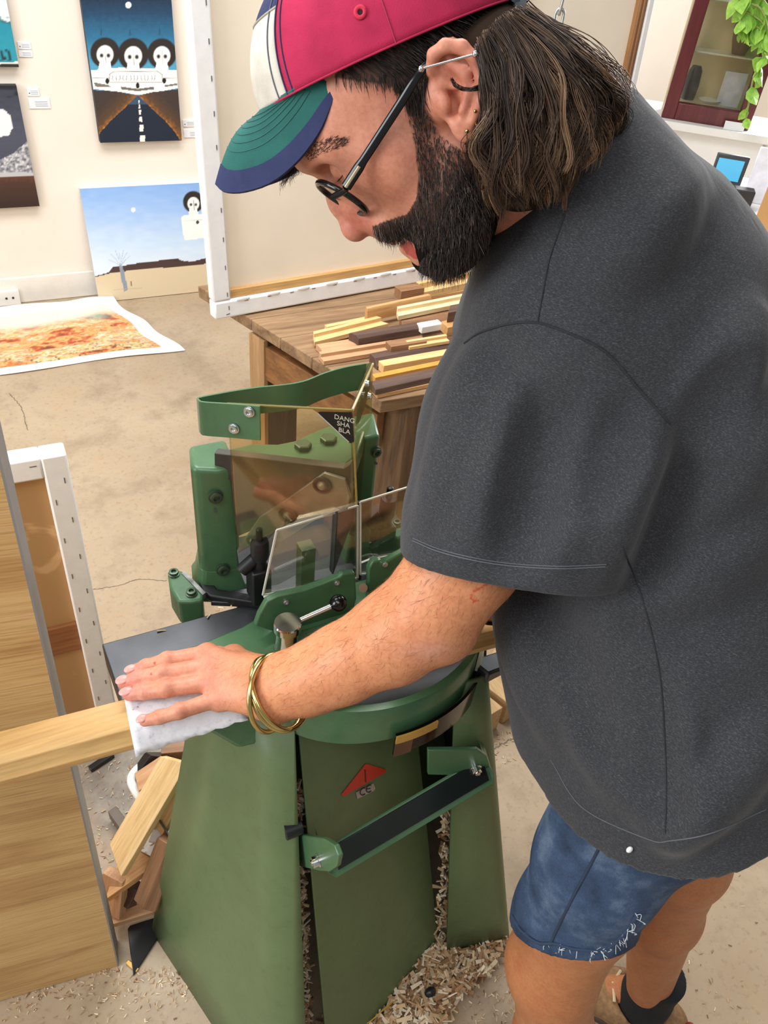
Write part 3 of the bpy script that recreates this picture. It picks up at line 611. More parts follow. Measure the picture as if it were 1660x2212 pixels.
def loose():
    pts = []; rnd = random.Random(9)
    for _ in range(420): x, y = rnd.uniform(0, 420), 2090+abs(rnd.gauss(0, 60)); p = pz(x, y, 0); pts.append((p[0], p[1], .002))
    for _ in range(260): p = pz(rnd.uniform(170, 330), rnd.uniform(1640, 1960), 0); pts.append((p[0], p[1], .003))
    for _ in range(170): p = pz(rnd.uniform(1000, 1130), rnd.uniform(2010, 2212), 0); pts.append((p[0], p[1], .002))
    for _ in range(60): p = pz(rnd.uniform(1040, 1140), rnd.uniform(1580, 1650), 0); pts.append((p[0], p[1], .002))
    for _ in range(60): p = pz(rnd.uniform(1300, 1660), rnd.uniform(1850, 2212), 0); pts.append((p[0], p[1], .0015))
    return chips('scattered_chips', 'small wood chips and sawdust scattered over the concrete floor', pts, .006, 8, cat='chips')
loose()
tag(MB().sphere(pz(930, 2143, .035), (.012, .009, .009), 8).build('black_scrap', TONE['black'], sm=60), 'small black scrap on top of the shavings heap', 'scrap')
tag(MB().tube(spline([pz(710, 2212, .03), pz(722, 2195, .05), pz(735, 2200, .04), pz(728, 2230, .03), pz(790, 2212, .04), pz(830, 2180, .045), pz(858, 2158, .03)], 40), .0012, 6).build('yellow_strap', M('yellow_plastic', '#d9a83a', .4), sm=60), 'thin yellow plastic strap lying in the shavings', 'strap')
# ---------------------------------------------------------------- far right background
def far_right():
    WH = M('white_counter', '#f4f4f2', 0.4, var=0.01)
    D = 4.4; a = pd(1535, 285, D); f = np.array([.78, .62, 0]); r = np.array([.72, -.69, 0])
    base = pd(1522, 268, 4.3); yaw = math.radians(-42)
    t = thing('display_cabinet', 'dark red framed glass display cabinet standing on a white counter', 'cabinet', base, (0, 0, yaw)); RED = MWOOD('mahogany', '#6e2c30', '#52181d', 'Z', 1.0, .35)
    H = .80; W2 = .20
    for n, lo, hi, m in (('frame', (-W2, 0, 0), (-W2+.06, .05, H), RED), ('frame', (W2-.06, 0, 0), (W2, .05, H), RED), ('frame', (-W2+.06, 0, 0), (W2-.06, .05, .07), RED), ('frame', (-W2+.06, 0, H-.07), (W2-.06, .05, H), RED),
                         ('back_panel', (-W2, .2, 0), (W2, .215, H), M('cabinet_lining', '#d9c9a4', .7, var=.02)), ('side_panel', (W2-.01, .05, 0), (W2, .2, H), M('cabinet_side', '#e9dcd2', .5)), ('shelf', (-W2+.02, .05, .27), (W2-.02, .2, .278), M('glass_shelf', '#d9ddd2', .2)), ('shelf', (-W2+.02, .05, .47), (W2-.02, .2, .478), M('glass_shelf', '#d9ddd2', .2))):
        MB().bb(lo, hi).build(n, m, t, bevel=.003, world=False)
    MB().bb((-W2+.06, .02, .07), (W2-.06, .026, H-.07)).build('glass_pane', MCLEAR('cabinet_glass', '#f4f4ee', .5, .02), t, world=False)
    MB().sphere((W2-.03, -.012, .47), .014, 8).build('knob', M('steel_knob', '#d8d8d8', .25, .9), t, sm=60, world=False)
    mw = Matrix.LocRotScale(Vector([float(k) for k in base]), Euler((0, 0, yaw)), None)
    def item(n, lab, cat, prof, loc, m): o = MB().lathe(prof, (0, 0, 0), n=16).build(n, m, None, sm=50); o.location = mw @ Vector(loc); return tag(o, lab, cat)
    item('bust', 'dark carved bust on the upper cabinet shelf', 'ornament', [(.03, 0), (.035, .05), (.05, .09), (.06, .14), (.05, .2), (.02, .24)], (.10, .12, .478), M('brown_bust', '#5f4c3d', .5))
    item('bust', 'dark carved bust on the middle cabinet shelf', 'ornament', [(.03, 0), (.045, .05), (.055, .1), (.05, .14), (.02, .17)], (.06, .12, .278), M('brown_bust', '#5f4c3d', .5))
    item('vase', 'small black vase at the cabinet bottom left', 'vase', [(.03, 0), (.035, .06), (.03, .12), (.02, .14)], (-.1, .12, .072), M('black_vase', '#2c2e33', .4))
    item('dish', 'white dish on the cabinet floor', 'dish', [(.03, 0), (.05, .012), (.052, .016)], (0.0, .1, .072), WH)
    o = MB().bb((-.05, -.003, 0), (.05, .003, .14)).build('greeting_card', M('lilac_card', '#cfcfe6', .6)); o.location = mw @ Vector((.08, .09, .072)); o.rotation_euler = (0, 0, yaw); tag(o, 'pale lilac card inside the red cabinet', 'card')
    c = thing('counter', 'white counter below the red display cabinet', 'counter', (base[0], base[1], 0), (0, 0, yaw))
    MB().bb((-.5, -.05, base[2]-.03), (.42, .5, base[2]-.001)).build('top', WH, c, bevel=.003, world=False) if False else None
    for n, lo, hi in (('worktop', (-.6, -.06, base[2]-.035), (.34, .4, base[2]-.001)), ('front_panel', (-.58, -.02, .45), (.30, .02, base[2]-.035)), ('side_panel', (.28, -.02, 0), (.32, .38, base[2]-.035)), ('lower_shelf', (-.58, -.05, .42), (.30, .38, .45)), ('side_panel', (-.6, -.02, 0), (-.56, .38, base[2]-.035))):
        MB().bb(lo, hi).build(n, WH, c, bevel=.003, world=False)
    o = MB().bb((-.045, 0, 0), (.045, .004, .035)).build('price_card', CARD); o.location = mw @ Vector((.13, -.04, 0)); o.rotation_euler = (-.3, 0, yaw); tag(o, 'small white card in front of the red cabinet', 'card')
    # boxes lower on the counter
    def pbox(n, lab, cat, x, y, d, s, m):
        p = pd(x, y, d); o = MB().bb((-s[0]/2, -s[1]/2, 0), (s[0]/2, s[1]/2, s[2])).build(n, m, None, bevel=.004); o.location = p; o.rotation_euler = (0, 0, yaw); return tag(o, lab, cat)
    st = thing('side_shelf', 'low white shelf unit behind the man at right', 'shelf', (*pd(1590, 445, 3.4)[:2], 0), (0, 0, yaw)); zz = pd(1570, 447, 3.4)[2]
    MB().bb((-.35, -.1, zz-.02), (.25, .3, zz)).build('top', WH, st, bevel=.003, world=False); MB().bb((-.33, -.06, 0), (.23, .28, zz-.02)).build('body', M('shelf_body', '#e6ddd2', .5), st, world=False)
    def on(n, lab, cat, dx, dy, s, m, lift=0.0):
        o = MB().bb((-s[0]/2, -s[1]/2, 0), (s[0]/2, s[1]/2, s[2])).build(n, m, None, bevel=.004); o.location = Matrix.LocRotScale(st.location, Euler((0, 0, yaw)), None) @ Vector((dx, dy, zz+lift)); o.rotation_euler = (0, 0, yaw); return tag(o, lab, cat)
    on('black_box', 'small black box on the low white shelf', 'box', .01, 0.0, (.075, .06, .075), M('black_card', '#2f2d2c', .6))
    on('wood_box', 'small orange-brown box beside the black box', 'box', -.085, .02, (.08, .06, .07), M('box_wood', '#b8825a', .6))
    MB().bb((-.16, .10, zz), (.06, .28, zz+.05)).build('step', WH, st, bevel=.003, world=False)
    s2 = on('screen', 'small bright blue screen in a dark frame behind the man', 'screen', -.05, .13, (.12, .02, .105), M('screen_frame', '#3c4348', .4), .05); 
    e = NT('blue_screen'); e.base(rgba('#4fa8d0')); e.set(.3, Emission_Strength=.5); e.b.inputs['Emission Color'].default_value = rgba('#4fa8d0')
    o = MB().bb((-.05, -.0125, .015), (.045, -.0105, .09)).build('display', e.m, s2, world=False)
    on('paper_sheet', 'white paper with a blue print propped on the low shelf', 'paper', .09, .12, (.12, .008, .2), M('blue_print', '#e6e8f2', .6))
    # curved brown board close behind
    t2 = thing('curved_board', 'tan rounded board standing at the right edge behind the man', 'board', pd(1604, 545, 2.9), (0, 0, math.radians(-52)))
    pts = []
    for i in range(13): a = math.pi*(.5+.5*i/12); pts.append((.09+.09*math.cos(a), .42+.07*math.sin(a)))
    poly = [(x, 0, z) for x, z in [(.5, .49), *pts, (0, 0), (.5, 0)]]
    zt = pd(1640, 262, 2.9)[2]-pd(1604, 545, 2.9)[2]; poly = [(x, 0, z*zt/.49) for x, _, z in poly]
    MB().prism(poly, (0, .02, 0)).build('board', M('tan_hardboard', '#c2935c', .5, var=.05, scale=3), t2, bevel=.003, world=False)
    st2 = thing('round_stand', 'white stand with a dark rim under the tan board', 'stand', (*(pd(1604, 545, 2.9)+.22*np.array([math.cos(math.radians(-52)), math.sin(math.radians(-52)), 0]))[:2], 0)); zc = pd(1604, 545, 2.9)[2]
    MB().lathe([(.30, zc-.05), (.30, zc-.002)], (0, 0, 0), n=40).build('drum', WH, st2, sm=40, world=False); MB().tube([(.305*math.cos(q), .305*math.sin(q), zc-.013) for q in np.linspace(0, 2*math.pi, 48, endpoint=False)], .009, 8, closed=True).build('rim', M('dark_rim', '#3d3d3d', .4), st2, sm=40, world=False); MB().cyl((0, 0, 0), (0, 0, zc-.05), .05).build('post', WH, st2, world=False)
    # trailing plant
    LEAF = M('young_leaf', '#a9d45a', .5, var=.15, scale=30, c2='#6fae3a'); STEM = M('plant_stem', '#9aa55a', .6)
    pt = thing('trailing_plant', 'bright green trailing pothos hanging above the red cabinet', 'plant', pd(1625, 30, 4.15)); pt0 = pd(1598, 25, 4.15)
    MB().lathe([(.05, 0), (.065, .09), (.07, .1)], pt0, n=18).build('pot', M('grey_pot', '#b9bec4', .4), pt, sm=40)
    lf = MB(); ring = [(0, 0, 0), (.018, .012, .004), (.024, .03, .006), (.014, .048, .002), (0, .062, -.006), (-.014, .048, .002), (-.024, .03, .006), (-.018, .012, .004), (0, .03, .001)]
    lf.add(ring, [(8, i, i+1) for i in range(7)]+[(8, 7, 0)]); lm = lf.mesh('leaf'); lm.materials.append(LEAF); rnd = random.Random(4)
    paths = [[(1600, 20), (1630, 35), (1650, 55), (1652, 110), (1640, 150)], [(1605, 5), (1645, 20), (1662, 80), (1655, 130), (1630, 165), (1620, 215), (1612, 255)], [(1600, 40), (1615, 60), (1640, 60), (1655, 100)], [(1596, 0), (1620, -10), (1650, 0), (1670, 40)]]
    for P_ in paths:
        S = spline([pd(x, y, 4.0+.02*i) for i, (x, y) in enumerate(P_)], 24); MB().tube(S, .004, 6).build('stem', STEM, pt, sm=60)
        for k in range(1, 24, 2):
            o = bpy.data.objects.new('leaf', lm); COL.objects.link(o); o.parent = pt; o.matrix_parent_inverse = xf(pt).inverted(); o.location = [float(q) for q in S[k]]; o.rotation_euler = (rnd.uniform(-2.2, -.6), rnd.uniform(-.6, .6), rnd.uniform(0, 6.28)); sc = rnd.uniform(.8, 1.5); o.scale = (sc,)*3
    for k in range(26):
        o = bpy.data.objects.new('leaf', lm); COL.objects.link(o); o.parent = pt; o.matrix_parent_inverse = xf(pt).inverted(); o.location = [float(q) for q in pd(rnd.uniform(1602, 1645), rnd.uniform(-20, 18), 4.1+rnd.uniform(-.05, .05))]; o.rotation_euler = (rnd.uniform(-2.2, -.6), rnd.uniform(-.6, .6), rnd.uniform(0, 6.28))
far_right()
# ================================================================ the green mitre guillotine
def green_mat(name, c, c2, rough=.38):
    t = NT(name); v = t.coord(); a = t.noise(v, 6, 5, .6); b = t.noise(v, 60, 4, .7); col = t.ramp(a, [(.3, tuple(lin(c2))), (.7, tuple(lin(c)))])
    col = t.mix(.25, col, t.ramp(b, [(.3, (.55, .55, .5)), (.5, (1, 1, 1))]), 'MULTIPLY'); t.base(col); t.bump(t.noise(v, 25, 3), .06, .002); return t.set(rough, 0, .5)
GREEN = green_mat('green_enamel', '#4f7550', '#416546', .3); GREEN_S = green_mat('green_sheet', '#667a51', '#5c6f49', .45)
STEEL = M('dark_steel', '#4a4c50', .34, .6, var=.12, scale=12, bump=.05, bscale=90); BLACK = M('black_iron', '#232427', .4, .3, var=.1); CHROME = M('chrome', '#d9dadb', .12, 1.0, var=.02); BLADE = M('polished_blade', '#878a90', .38, .35, var=.1)
BALL = M('black_bakelite', '#0e0e10', .12, 0, var=.02); BOLT = M('green_bolt', '#4c5f4c', .35, .5, var=.1); RIVET = M('bright_rivet', '#c9cccb', .25, .9)
AMBER = MCLEAR('amber_acrylic', '#f8f0da', .35, .030, (.24, .2, .12)); CLEARA = MCLEAR('clear_acrylic', '#f7f8f3', .3, .008, (.7, .72, .66)); ACEDGE = M('acrylic_edge', '#dfe2d6', .2, var=.02)
MC = thing('mitre_guillotine', 'green foot-operated mitre guillotine on its tapered sheet steel stand', 'machine', (.33, .55, 0))
def A(*p): return np.array(p, float)
def bolt_at(p, n, r, parent=None, m=BOLT, name='bolt', h=.006):
    n = np.asarray(n, float)/np.linalg.norm(n); p = np.asarray(p, float)
    o = MB().lathe([(r*1.25, 0), (r*1.25, h*.25), (r, h*.3), (r, h*.95), (r*.85, h), (r*.55, h), (r*.5, h*.45)], p, n, 18).build(name, m, parent or MC, sm=35); return o
# ---- stand
LRb, LFb, LRt, LFt = A(-.006, .716, 0), A(.112, .335, 0), A(.146, .716, .80), A(.192, .560, .80)
RFb, RRb, RFt, RRt = A(.652, .405, 0), A(.70, .73, 0), A(.505, .515, .80), A(.50, .716, .80)
def stand():
    th = .006
    # left side panel with a rounded front bend and narrow front flange
    def leg(Rb, Fb, Rt, Ft, inb, int_, name, sgn):
        rows = []
        for k in range(9):
            s = k/8; R, Fp, I = lerp(Rb, Rt, s), lerp(Fb, Ft, s), lerp(inb, int_, s); u = (R-Fp)/np.linalg.norm(R-Fp); w = (I-Fp)/np.linalg.norm(I-Fp); r = .030; c = []
            for q in range(9):
                f = q/8; c.append(Fp+u*r*(1-f)**2+w*r*f**2)
            rows.append([R, lerp(R, Fp, .4), lerp(R, Fp, .75), *c, I])
        m = MB().loft(rows, closed=False); o = m.build(name, GREEN_S, MC, sm=40); so = o.modifiers.new('s', 'SOLIDIFY'); so.thickness = th; so.offset = 0; return o
    leg(LRb, LFb, LRt, LFt, pz(667, 2420, 0), A(.222, .556, .80), 'leg_panel', 1)
    leg(RRb, RFb, RRt, RFt, pz(965, 2062, 0), A(.448, .525, .80), 'leg_panel', -1)
    # recessed front panel
    p = [pz(714, 2350, 0), pz(949, 2040, 0), A(.444, 0, .80), A(.232, .575, .80)]; nn = np.cross(p[1]-p[0], p[3]-p[0]); p[2][1] = p[0][1]-(nn[0]*(p[2][0]-p[0][0])+nn[2]*.8)/nn[1]
    MB().hexa([*p, *[q+[0, .006, 0] for q in p]]).build('front_panel', GREEN_S, MC, bevel=.002)
    MB().hexa([LRb, RRb, RRt, LRt, *[q+[0, .006, 0] for q in (LRb, RRb, RRt, LRt)]]).build('back_panel', GREEN_S, MC)
    # shavings caught behind the slots
    rnd = random.Random(2); pts = []
    for _ in range(500):
        z = rnd.random()**1.2*.62; s = z/.8; a, b = lerp((.175, .40), (.226, .59), s), lerp((.22, .43), (.245, .61), s); f = rnd.random(); pts.append((*lerp(a, b, f), z+.005))
    for _ in range(260):
        z = rnd.random()*.5; s = z/.8; a, b = lerp((.50, .46), (.46, .56), s), lerp((.555, .47), (.475, .57), s); f = rnd.random(); pts.append((*lerp(a, b, f), z+.005))
    chips('trapped_shavings', '', pts, .014, 12, MC)
    # small chrome stud low on the bend
    bolt_at(lerp(LFb, LFt, .23)+A(-.004, -.002, 0), (-.3, -.9, .1), .006, m=CHROME, name='stud')
stand()
# warning triangle and CE plate on the front panel
def sticker():
    P0 = pz(714, 2350, 0); n = np.cross(pz(949, 2040, 0)-P0, A(.232, .575, .80)-P0); n /= np.linalg.norm(n); n = n if n[1] < 0 else -n
    on = lambda x, y, k=.0012: pplane(x, y, P0+n*k, n)
    tri = [(790, 1650), (797, 1651), (833, 1662), (833, 1668), (741, 1721), (738, 1716)]
    MB().prism([on(*p) for p in tri], n*.0006).build('warning_label', M('red_label', '#d23a28', .35, var=.04), MC)
    MB().prism([on(x, y, .0018) for x, y in ((787, 1662), (790, 1662), (792, 1690), (789, 1690))], n*.0003).build('exclamation_mark', M('label_ink', '#7a1d16', .5), MC)
    MB().prism([on(*p) for p in ((769, 1712), (807, 1692), (811, 1703), (808, 1708), (772, 1726))], n*.0005).build('rating_plate', M('silver_label', '#b4aaa2', .3, .3), MC)
    # CE mark
    def arc(cx, cy, r, bar):
        pts = [on(cx+r*.85*math.cos(a)*1.0, cy+r*math.sin(a)-.25*r*math.cos(a), .0026) for a in np.linspace(math.radians(50), math.radians(310), 14)]
        m = MB().tube(pts, .0008, 5)
        if bar: m.tube([on(cx-r*.8, cy+1, .0026), on(cx+r*.35, cy-.8, .0026)], .0007, 5)
        m.build('ce_letter', M('plate_ink', '#2b2b2b', .5), MC)
    arc(785, 1710, 7.5, False); arc(798, 1704, 7.5, True)
sticker()
# ---- pedal: bent strap between two brackets
def pedal():
    a, b = py(728, 1897, .440), py(1066, 1694, .452); t = MC
    dn = A(0, -.25, -1.0); dn /= np.linalg.norm(dn); bk = A(.0, .97, -.24)
    def strap(path, w, m, name, off=(0, .004, 0)):
        rings = [[p, p+wv, p+wv+A(*off), p+A(*off)] for p, wv in path]; return MB().loft(rings).build(name, m, t, bevel=.001)
    wv = A(0, .034, .026)
    la, lb = pd(703, 1815, np.linalg.norm(a-CAM_O)-.015), pd(728, 1835, np.linalg.norm(a-CAM_O))
    path = [(a+A(-.014, .030, .035), wv*.9), (a+A(-.010, .006, .010), wv), (a, wv), (lerp(a, b, .5), wv), (b, wv), (b+A(.004, .008, .010), wv), (b+A(-.008, .03, .04), wv*.9)]
    strap(path, .03, GREEN, 'pedal_bar'); nb = np.cross(b-a, wv); nb /= np.linalg.norm(nb); nb = nb if nb @ (CAM_O-a) > 0 else -nb
    MB().loft([[p+wv*.22+nb*.0045, p+wv*.98+nb*.0045, p+wv*.98+nb*.001, p+wv*.22+nb*.001] for p in (lerp(a, b, .02), lerp(a, b, .5), lerp(a, b, .98))]).build('shade_plate', M('dark_shade_plate', '#1b211c', .18, .2, var=.05), t, bevel=.0005)  # added dark plate imitates the shade and dark reflection on the bar's broad face
    for pol, p0, p1, pin in (([(600, 1802), (645, 1803), (700, 1812), (722, 1826), (731, 1850), (727, 1872), (712, 1884), (690, 1882), (600, 1860)], A(.213, .46, .5), A(.213, .60, .5), (690, 1858)), ([(925, 1621), (1032, 1620), (1052, 1634), (1062, 1660), (1054, 1684), (1036, 1690), (1020, 1676), (925, 1674)], A(.42, .492, .6), A(.545, .462, .6), (1028, 1658))):
        nn = np.cross(p1-p0, A(0, 0, 1)); nn /= np.linalg.norm(nn); nn = nn if nn @ (CAM_O-p0) > 0 else -nn
        MB().prism([pplane(x, y, p0, nn) for x, y in pol], -nn*.007).build('pedal_bracket', GREEN, t, bevel=.0015)
        q = pplane(*pin, p0, nn); bolt_at(q, nn, .0075, m=CHROME, h=.010); MB().cyl(q-nn*.02, q+nn*.012, .004, 12).build('pivot_pin', CHROME, t, sm=40)
    MB().cyl(pz(633, 1790, .62)-A(.012, 0, 0), pz(633, 1790, .62)+A(.012, 0, 0), .012, 14).build('bush', BLACK, t, sm=40)
pedal()
# ---- bed casting: apron with curved front, chute and scale strip
def ellip(a0, a1, n, rx, ry, cx=.36, cy=.62): return [A(cx+rx*math.cos(t), cy+ry*math.sin(t), 0) for t in np.linspace(math.radians(a0), math.radians(a1), n)]
def apron():
    rx, ry = .168, .128; n = 40
    out = ellip(182, 372, n, rx, ry); inn = ellip(182, 372, n, rx-.012, ry-.012); m = MB()
    m.loft([[o+[0, 0, .775], o+[0, 0, .838], o*.985+A(.36, .62, 0)*.015+[0, 0, .842], i+[0, 0, .842], i+[0, 0, .775]] for o, i in zip(out, inn)])
    m.build('apron', GREEN, MC, sm=40)
    MB().loft([[*[p+[0, 0, .792] for p in inn]], [*[p+[0, 0, .797] for p in inn]]]).build('chute_floor', BLACK, MC)
    # scale strip hugging the right part of the apron
    o2, i2 = ellip(262, 355, 30, rx+.012, ry+.012), ellip(262, 355, 30, rx+.008, ry+.008)
    MB().loft([[o+[0, 0, .752], o+[0, 0, .797], i+[0, 0, .797], i+[0, 0, .752]] for o, i in zip(o2, i2)]).build('scale_strip', M('black_scale', '#2a2622', .12, .85, var=.05), MC, sm=40)
    o3, i3 = ellip(262, 282, 10, rx+.0145, ry+.0145), ellip(262, 282, 10, rx+.012, ry+.012)
    MB().loft([[o+[0, 0, .782], o+[0, 0, .797], i+[0, 0, .797], i+[0, 0, .782]] for o, i in zip(o3, i3)]).build('brass_slide', M('brass_wood', '#c09445', .4, .1, var=.1), MC, sm=40)
    MB().loft([[o+[0, 0, .752], o+[0, 0, .782], i+[0, 0, .782], i+[0, 0, .752]] for o, i in zip(ellip(262, 270, 5, rx+.014, ry+.014), ellip(262, 270, 5, rx+.0122, ry+.0122))]).build('scale_end', M('bronze_plate', '#6d5240', .3, .5), MC, sm=40)
    # pale guard rim on the right and the clamp tongue
    o4, i4 = ellip(318, 372, 20, rx+.006, ry+.006), ellip(318, 372, 20, rx+.001, ry+.001)
    MB().loft([[o+[0, 0, .80], o+[0, 0, .852], i+[0, 0, .852], i+[0, 0, .80]] for o, i in zip(o4, i4)]).build('guard_rim', M('cream_edge', '#d9d6bf', .3, .2), MC, sm=40)
    c = pz(1062, 1436, .80); m = MB().hexa([c+A(-.03, .012, -.012), c+A(-.02, -.02, -.012), c+A(.03, -.014, -.010), c+A(.03, .016, -.010), c+A(-.03, .012, .012), c+A(-.02, -.02, .012), c+A(.03, -.014, .004), c+A(.03, .016, .004)]); m.build('clamp_tongue', STEEL, MC, bevel=.004)
    # body of the bed below the table
    MB().hexa([A(.15, .575, .74), A(.50, .54, .74), A(.50, .72, .74), A(.15, .72, .74), A(.06, .607, .85), A(.545, .585, .85), A(.545, .72, .85), A(.06, .715, .85)]).build('bed', GREEN, MC, bevel=.008)
apron()
# ---- infeed table: dark steel bar with painted lip
MB().hexa([A(.022, .617, .816), A(.30, .617, .816), A(.30, .716, .816), A(.017, .716, .816), A(.022, .617, .86), A(.30, .617, .86), A(.30, .716, .86), A(.017, .716, .86)]).build('infeed_table', STEEL, MC, bevel=.002)
MB().prism([A(.042, .606, .82), A(.045, .652, .82), A(.075, .664, .82), A(.13, .668, .82), A(.19, .676, .82), A(.235, .69, .82), A(.30, .70, .82), A(.54, .70, .82), A(.54, .606, .82)], (0, 0, .0435)).build('painted_lip', GREEN, MC, bevel=.003)
MB().bb((.20, .66, .845), (.50, .86, .855)).build('rear_bed', BLACK, MC, bevel=.002)
MB().prism([pz(x, y, .866) for x, y in ((455, 1300), (500, 1275), (600, 1262), (640, 1240), (760, 1215), (770, 1228), (640, 1268), (600, 1290), (585, 1306))], (0, 0, -.008)).build('bed_plate', STEEL, MC, bevel=.001)
MB().bb((.235, .672, .856), (.262, .70, .885)).build('fence_block', BLACK, MC, bevel=.002)
# ---- front fence casting
FY = .660
def fence():
    pol = [(552, 1345), (560, 1322), (577, 1292), (600, 1280), (655, 1268), (700, 1252), (735, 1238), (740, 1232), (768, 1230), (771, 1285), (766, 1305), (700, 1345), (640, 1372)]
    MB().prism([py(x, y+8, FY-.012) for x, y in pol], (0, .010, 0)).build('fence', GREEN, MC, bevel=.002)
    pol = [(797, 1222), (806, 1206), (822, 1203), (824, 1212), (880, 1180), (905, 1172), (905, 1250), (830, 1290), (795, 1305)]
    MB().prism([py(x, y+8, FY-.012) for x, y in pol], (0, .010, 0)).build('fence', GREEN, MC, bevel=.002)
    for x, y in ((618, 1301), (728, 1259), (832, 1219)): bolt_at(py(x, y, FY-.0125), (0, -1, .1), .0032, m=RIVET, name='screw', h=.003)
    # sloping shelf in front with the pocket
    MB().prism([A(.07, .60, .855), A(.25, .634, .868), A(.54, .634, .868), A(.54, .60, .855)], (0, 0, .006)).build('shelf', GREEN, MC, bevel=.003)
    # adjusting screw in the gap
    MB().cyl(py(785, 1270, .66), py(785, 1270, .62), .006, 12).build('adjusting_screw', M('bronze_screw', '#5b4634', .4, .6), MC, sm=40)
    # pivoting stop with two bolts at the far left
    z = .875; pol = [(362, 1235), (372, 1228), (395, 1232), (440, 1283), (438, 1296), (412, 1300), (385, 1300), (366, 1268)]
    MB().prism([pz(x, y, z) for x, y in pol], (0, 0, -.045)).build('stop_arm', GREEN, MC, bevel=.006, seg=3)
    for x, y in ((376, 1240), (414, 1282)): bolt_at(pz(x, y, z+.0005), (0, 0, 1), .0065)
    MB().prism([pz(x, y, z+.0015) for x, y in ((392, 1238), (400, 1234), (445, 1280), (438, 1285))], (0, 0, -.01)).build('worn_plate', M('scuffed_steel', '#7c7f7c', .35, .6, var=.25, scale=60), MC)
    MB().prism([pz(x, y, .862) for x, y in ((430, 1268), (455, 1262), (470, 1285), (590, 1302), (575, 1318), (455, 1300), (440, 1290))], (0, 0, .012)).build('stop_slide', BLACK, MC, bevel=.002)
fence()
# ---- columns
def columns():
    a, b = py(414, 1022, .765), py(499, 1036, .755)
    prof = [(.172, .815), (.1625, .772), (.1665, .762), (.190, .752), (.216, .752), (.220, .815)]
    MB().loft([[(x, y, z) for x, y in prof] for z in (.85, 1.072)]).build('column', GREEN, MC, bevel=.006, seg=3)
    MB().loft([[A(.19+(x-.19)*s, .775+(y-.775)*s, z) for x, y in prof] for s, z in ((1.5, .845), (1.22, .865), (1.0, .90))]).build('column_foot', GREEN, MC, bevel=.004)
    for x, y in ((466, 1072), (482, 1229)): bolt_at(py(x, y, .7515), (0, -1, 0), .0078)
    MB().cyl(py(465, 1103, .753), py(465, 1103, .7505), .002, 10).build('pin_hole', BLACK, MC)
    prof = [(.392, .815), (.384, .757), (.418, .757), (.436, .815)]
    MB().loft([[(x, y, z) for x, y in prof] for z in (.85, 1.072)]).build('column', GREEN, MC, bevel=.006, seg=3)
    MB().loft([[A(.41+(x-.41)*s, .785+(y-.785)*s, z) for x, y in prof] for s, z in ((1.5, .845), (1.22, .865), (1.0, .90))]).build('column_foot', GREEN, MC, bevel=.004)
    bolt_at(py(812, 975, .757), (0, -1, 0), .0065); MB().cyl(py(813, 1001, .758), py(813, 1001, .755), .002, 10).build('pin_hole', BLACK, MC)
    MB().prism([pz(x, y, .90) for x, y in ((842, 1122), (872, 1130), (880, 1150), (862, 1165), (845, 1155))], (0, 0, -.05)).build('stop_arm', GREEN, MC, bevel=.004); bolt_at(pz(858, 1132, .9005), (0, 0, 1), .006)
columns()
# ---- blade head between the columns
def head():
    ap, lf = A(.315, .662, 0), A(.172, .775, 0); n = np.cross(lf-ap, A(0, 0, 1)); n /= np.linalg.norm(n); n = n if n[1] < 0 else -n
    on = lambda x, y, k=0.0: pplane(x, y, ap+n*k, n)
    top = [pz(x, y, 1.088) for x, y in ((463, 977), (545, 957), (600, 958), (640, 950), (690, 926), (720, 916), (762, 905), (790, 930), (772, 985), (742, 1010), (600, 995))]
    MB().prism(top, (0, 0, -.035)).build('head_casting', GREEN, MC, bevel=.004)
    MB().prism([on(*p, -.002) for p in ((463, 979), (742, 1012), (757, 1003), (758, 1088), (700, 1098), (560, 1140), (512, 1160), (497, 1038), (464, 1030))], -n*.012).build('blade_carrier', M('smoked_steel', '#4b4641', .5, .15, var=.2, scale=15), MC, bevel=.001)
    MB().prism([on(*p, .004) for p in ((640, 1065), (700, 1022), (746, 1036), (757, 1075), (750, 1102), (700, 1102), (600, 1146), (518, 1232), (512, 1190), (560, 1118))], -n*.005).build('blade', BLADE, MC, bevel=.0008)
    MB().prism([on(*p, .006) for p in ((518, 1232), (600, 1146), (660, 1112), (720, 1096), (735, 1102), (690, 1118), (610, 1168), (530, 1262))], -n*.003).build('blade', M('bevel_edge', '#c4c7cc', .3, .4), MC)
    for x, y, r in ((697, 1048, .012), (622, 1112, .012), (547, 1168, .009)): MB().lathe([(r, 0), (r, .002), (r*.8, .002), (r*.75, -.001)], on(x, y, .005), n, 20).build('blade_bolt', STEEL, MC, sm=30); MB().sphere(on(x, y, .004), (r*.55,)*3, 8).build('bolt_head', BLADE, MC, sm=60)
    rg = A(.40, .775, 0); n2 = np.cross(A(0, 0, 1), rg-ap); n2 /= np.linalg.norm(n2); n2 = n2 if n2[1] < 0 else -n2
    MB().hexa([ap+[0, 0, .93], rg+[0, 0, .93], rg+[0, .01, .93], ap+[0, .012, .93], ap+[0, 0, 1.06], rg+[0, 0, 1.06], rg+[0, .01, 1.06], ap+[0, .012, 1.06]]).build('blade_carrier', STEEL, MC)
    for x, y in ((655, 967), (710, 953)): MB().lathe([(.011, 0), (.011, .006), (.009, .007)], pz(x, y, 1.088), (0, 0, 1), 6).build('hex_bolt', BOLT, MC)
    # lower slide post and rear posts seen through the guard
    MB().bb((.285, .70, .85), (.305, .72, .95)).build('slide_post', GREEN_S, MC)
head()
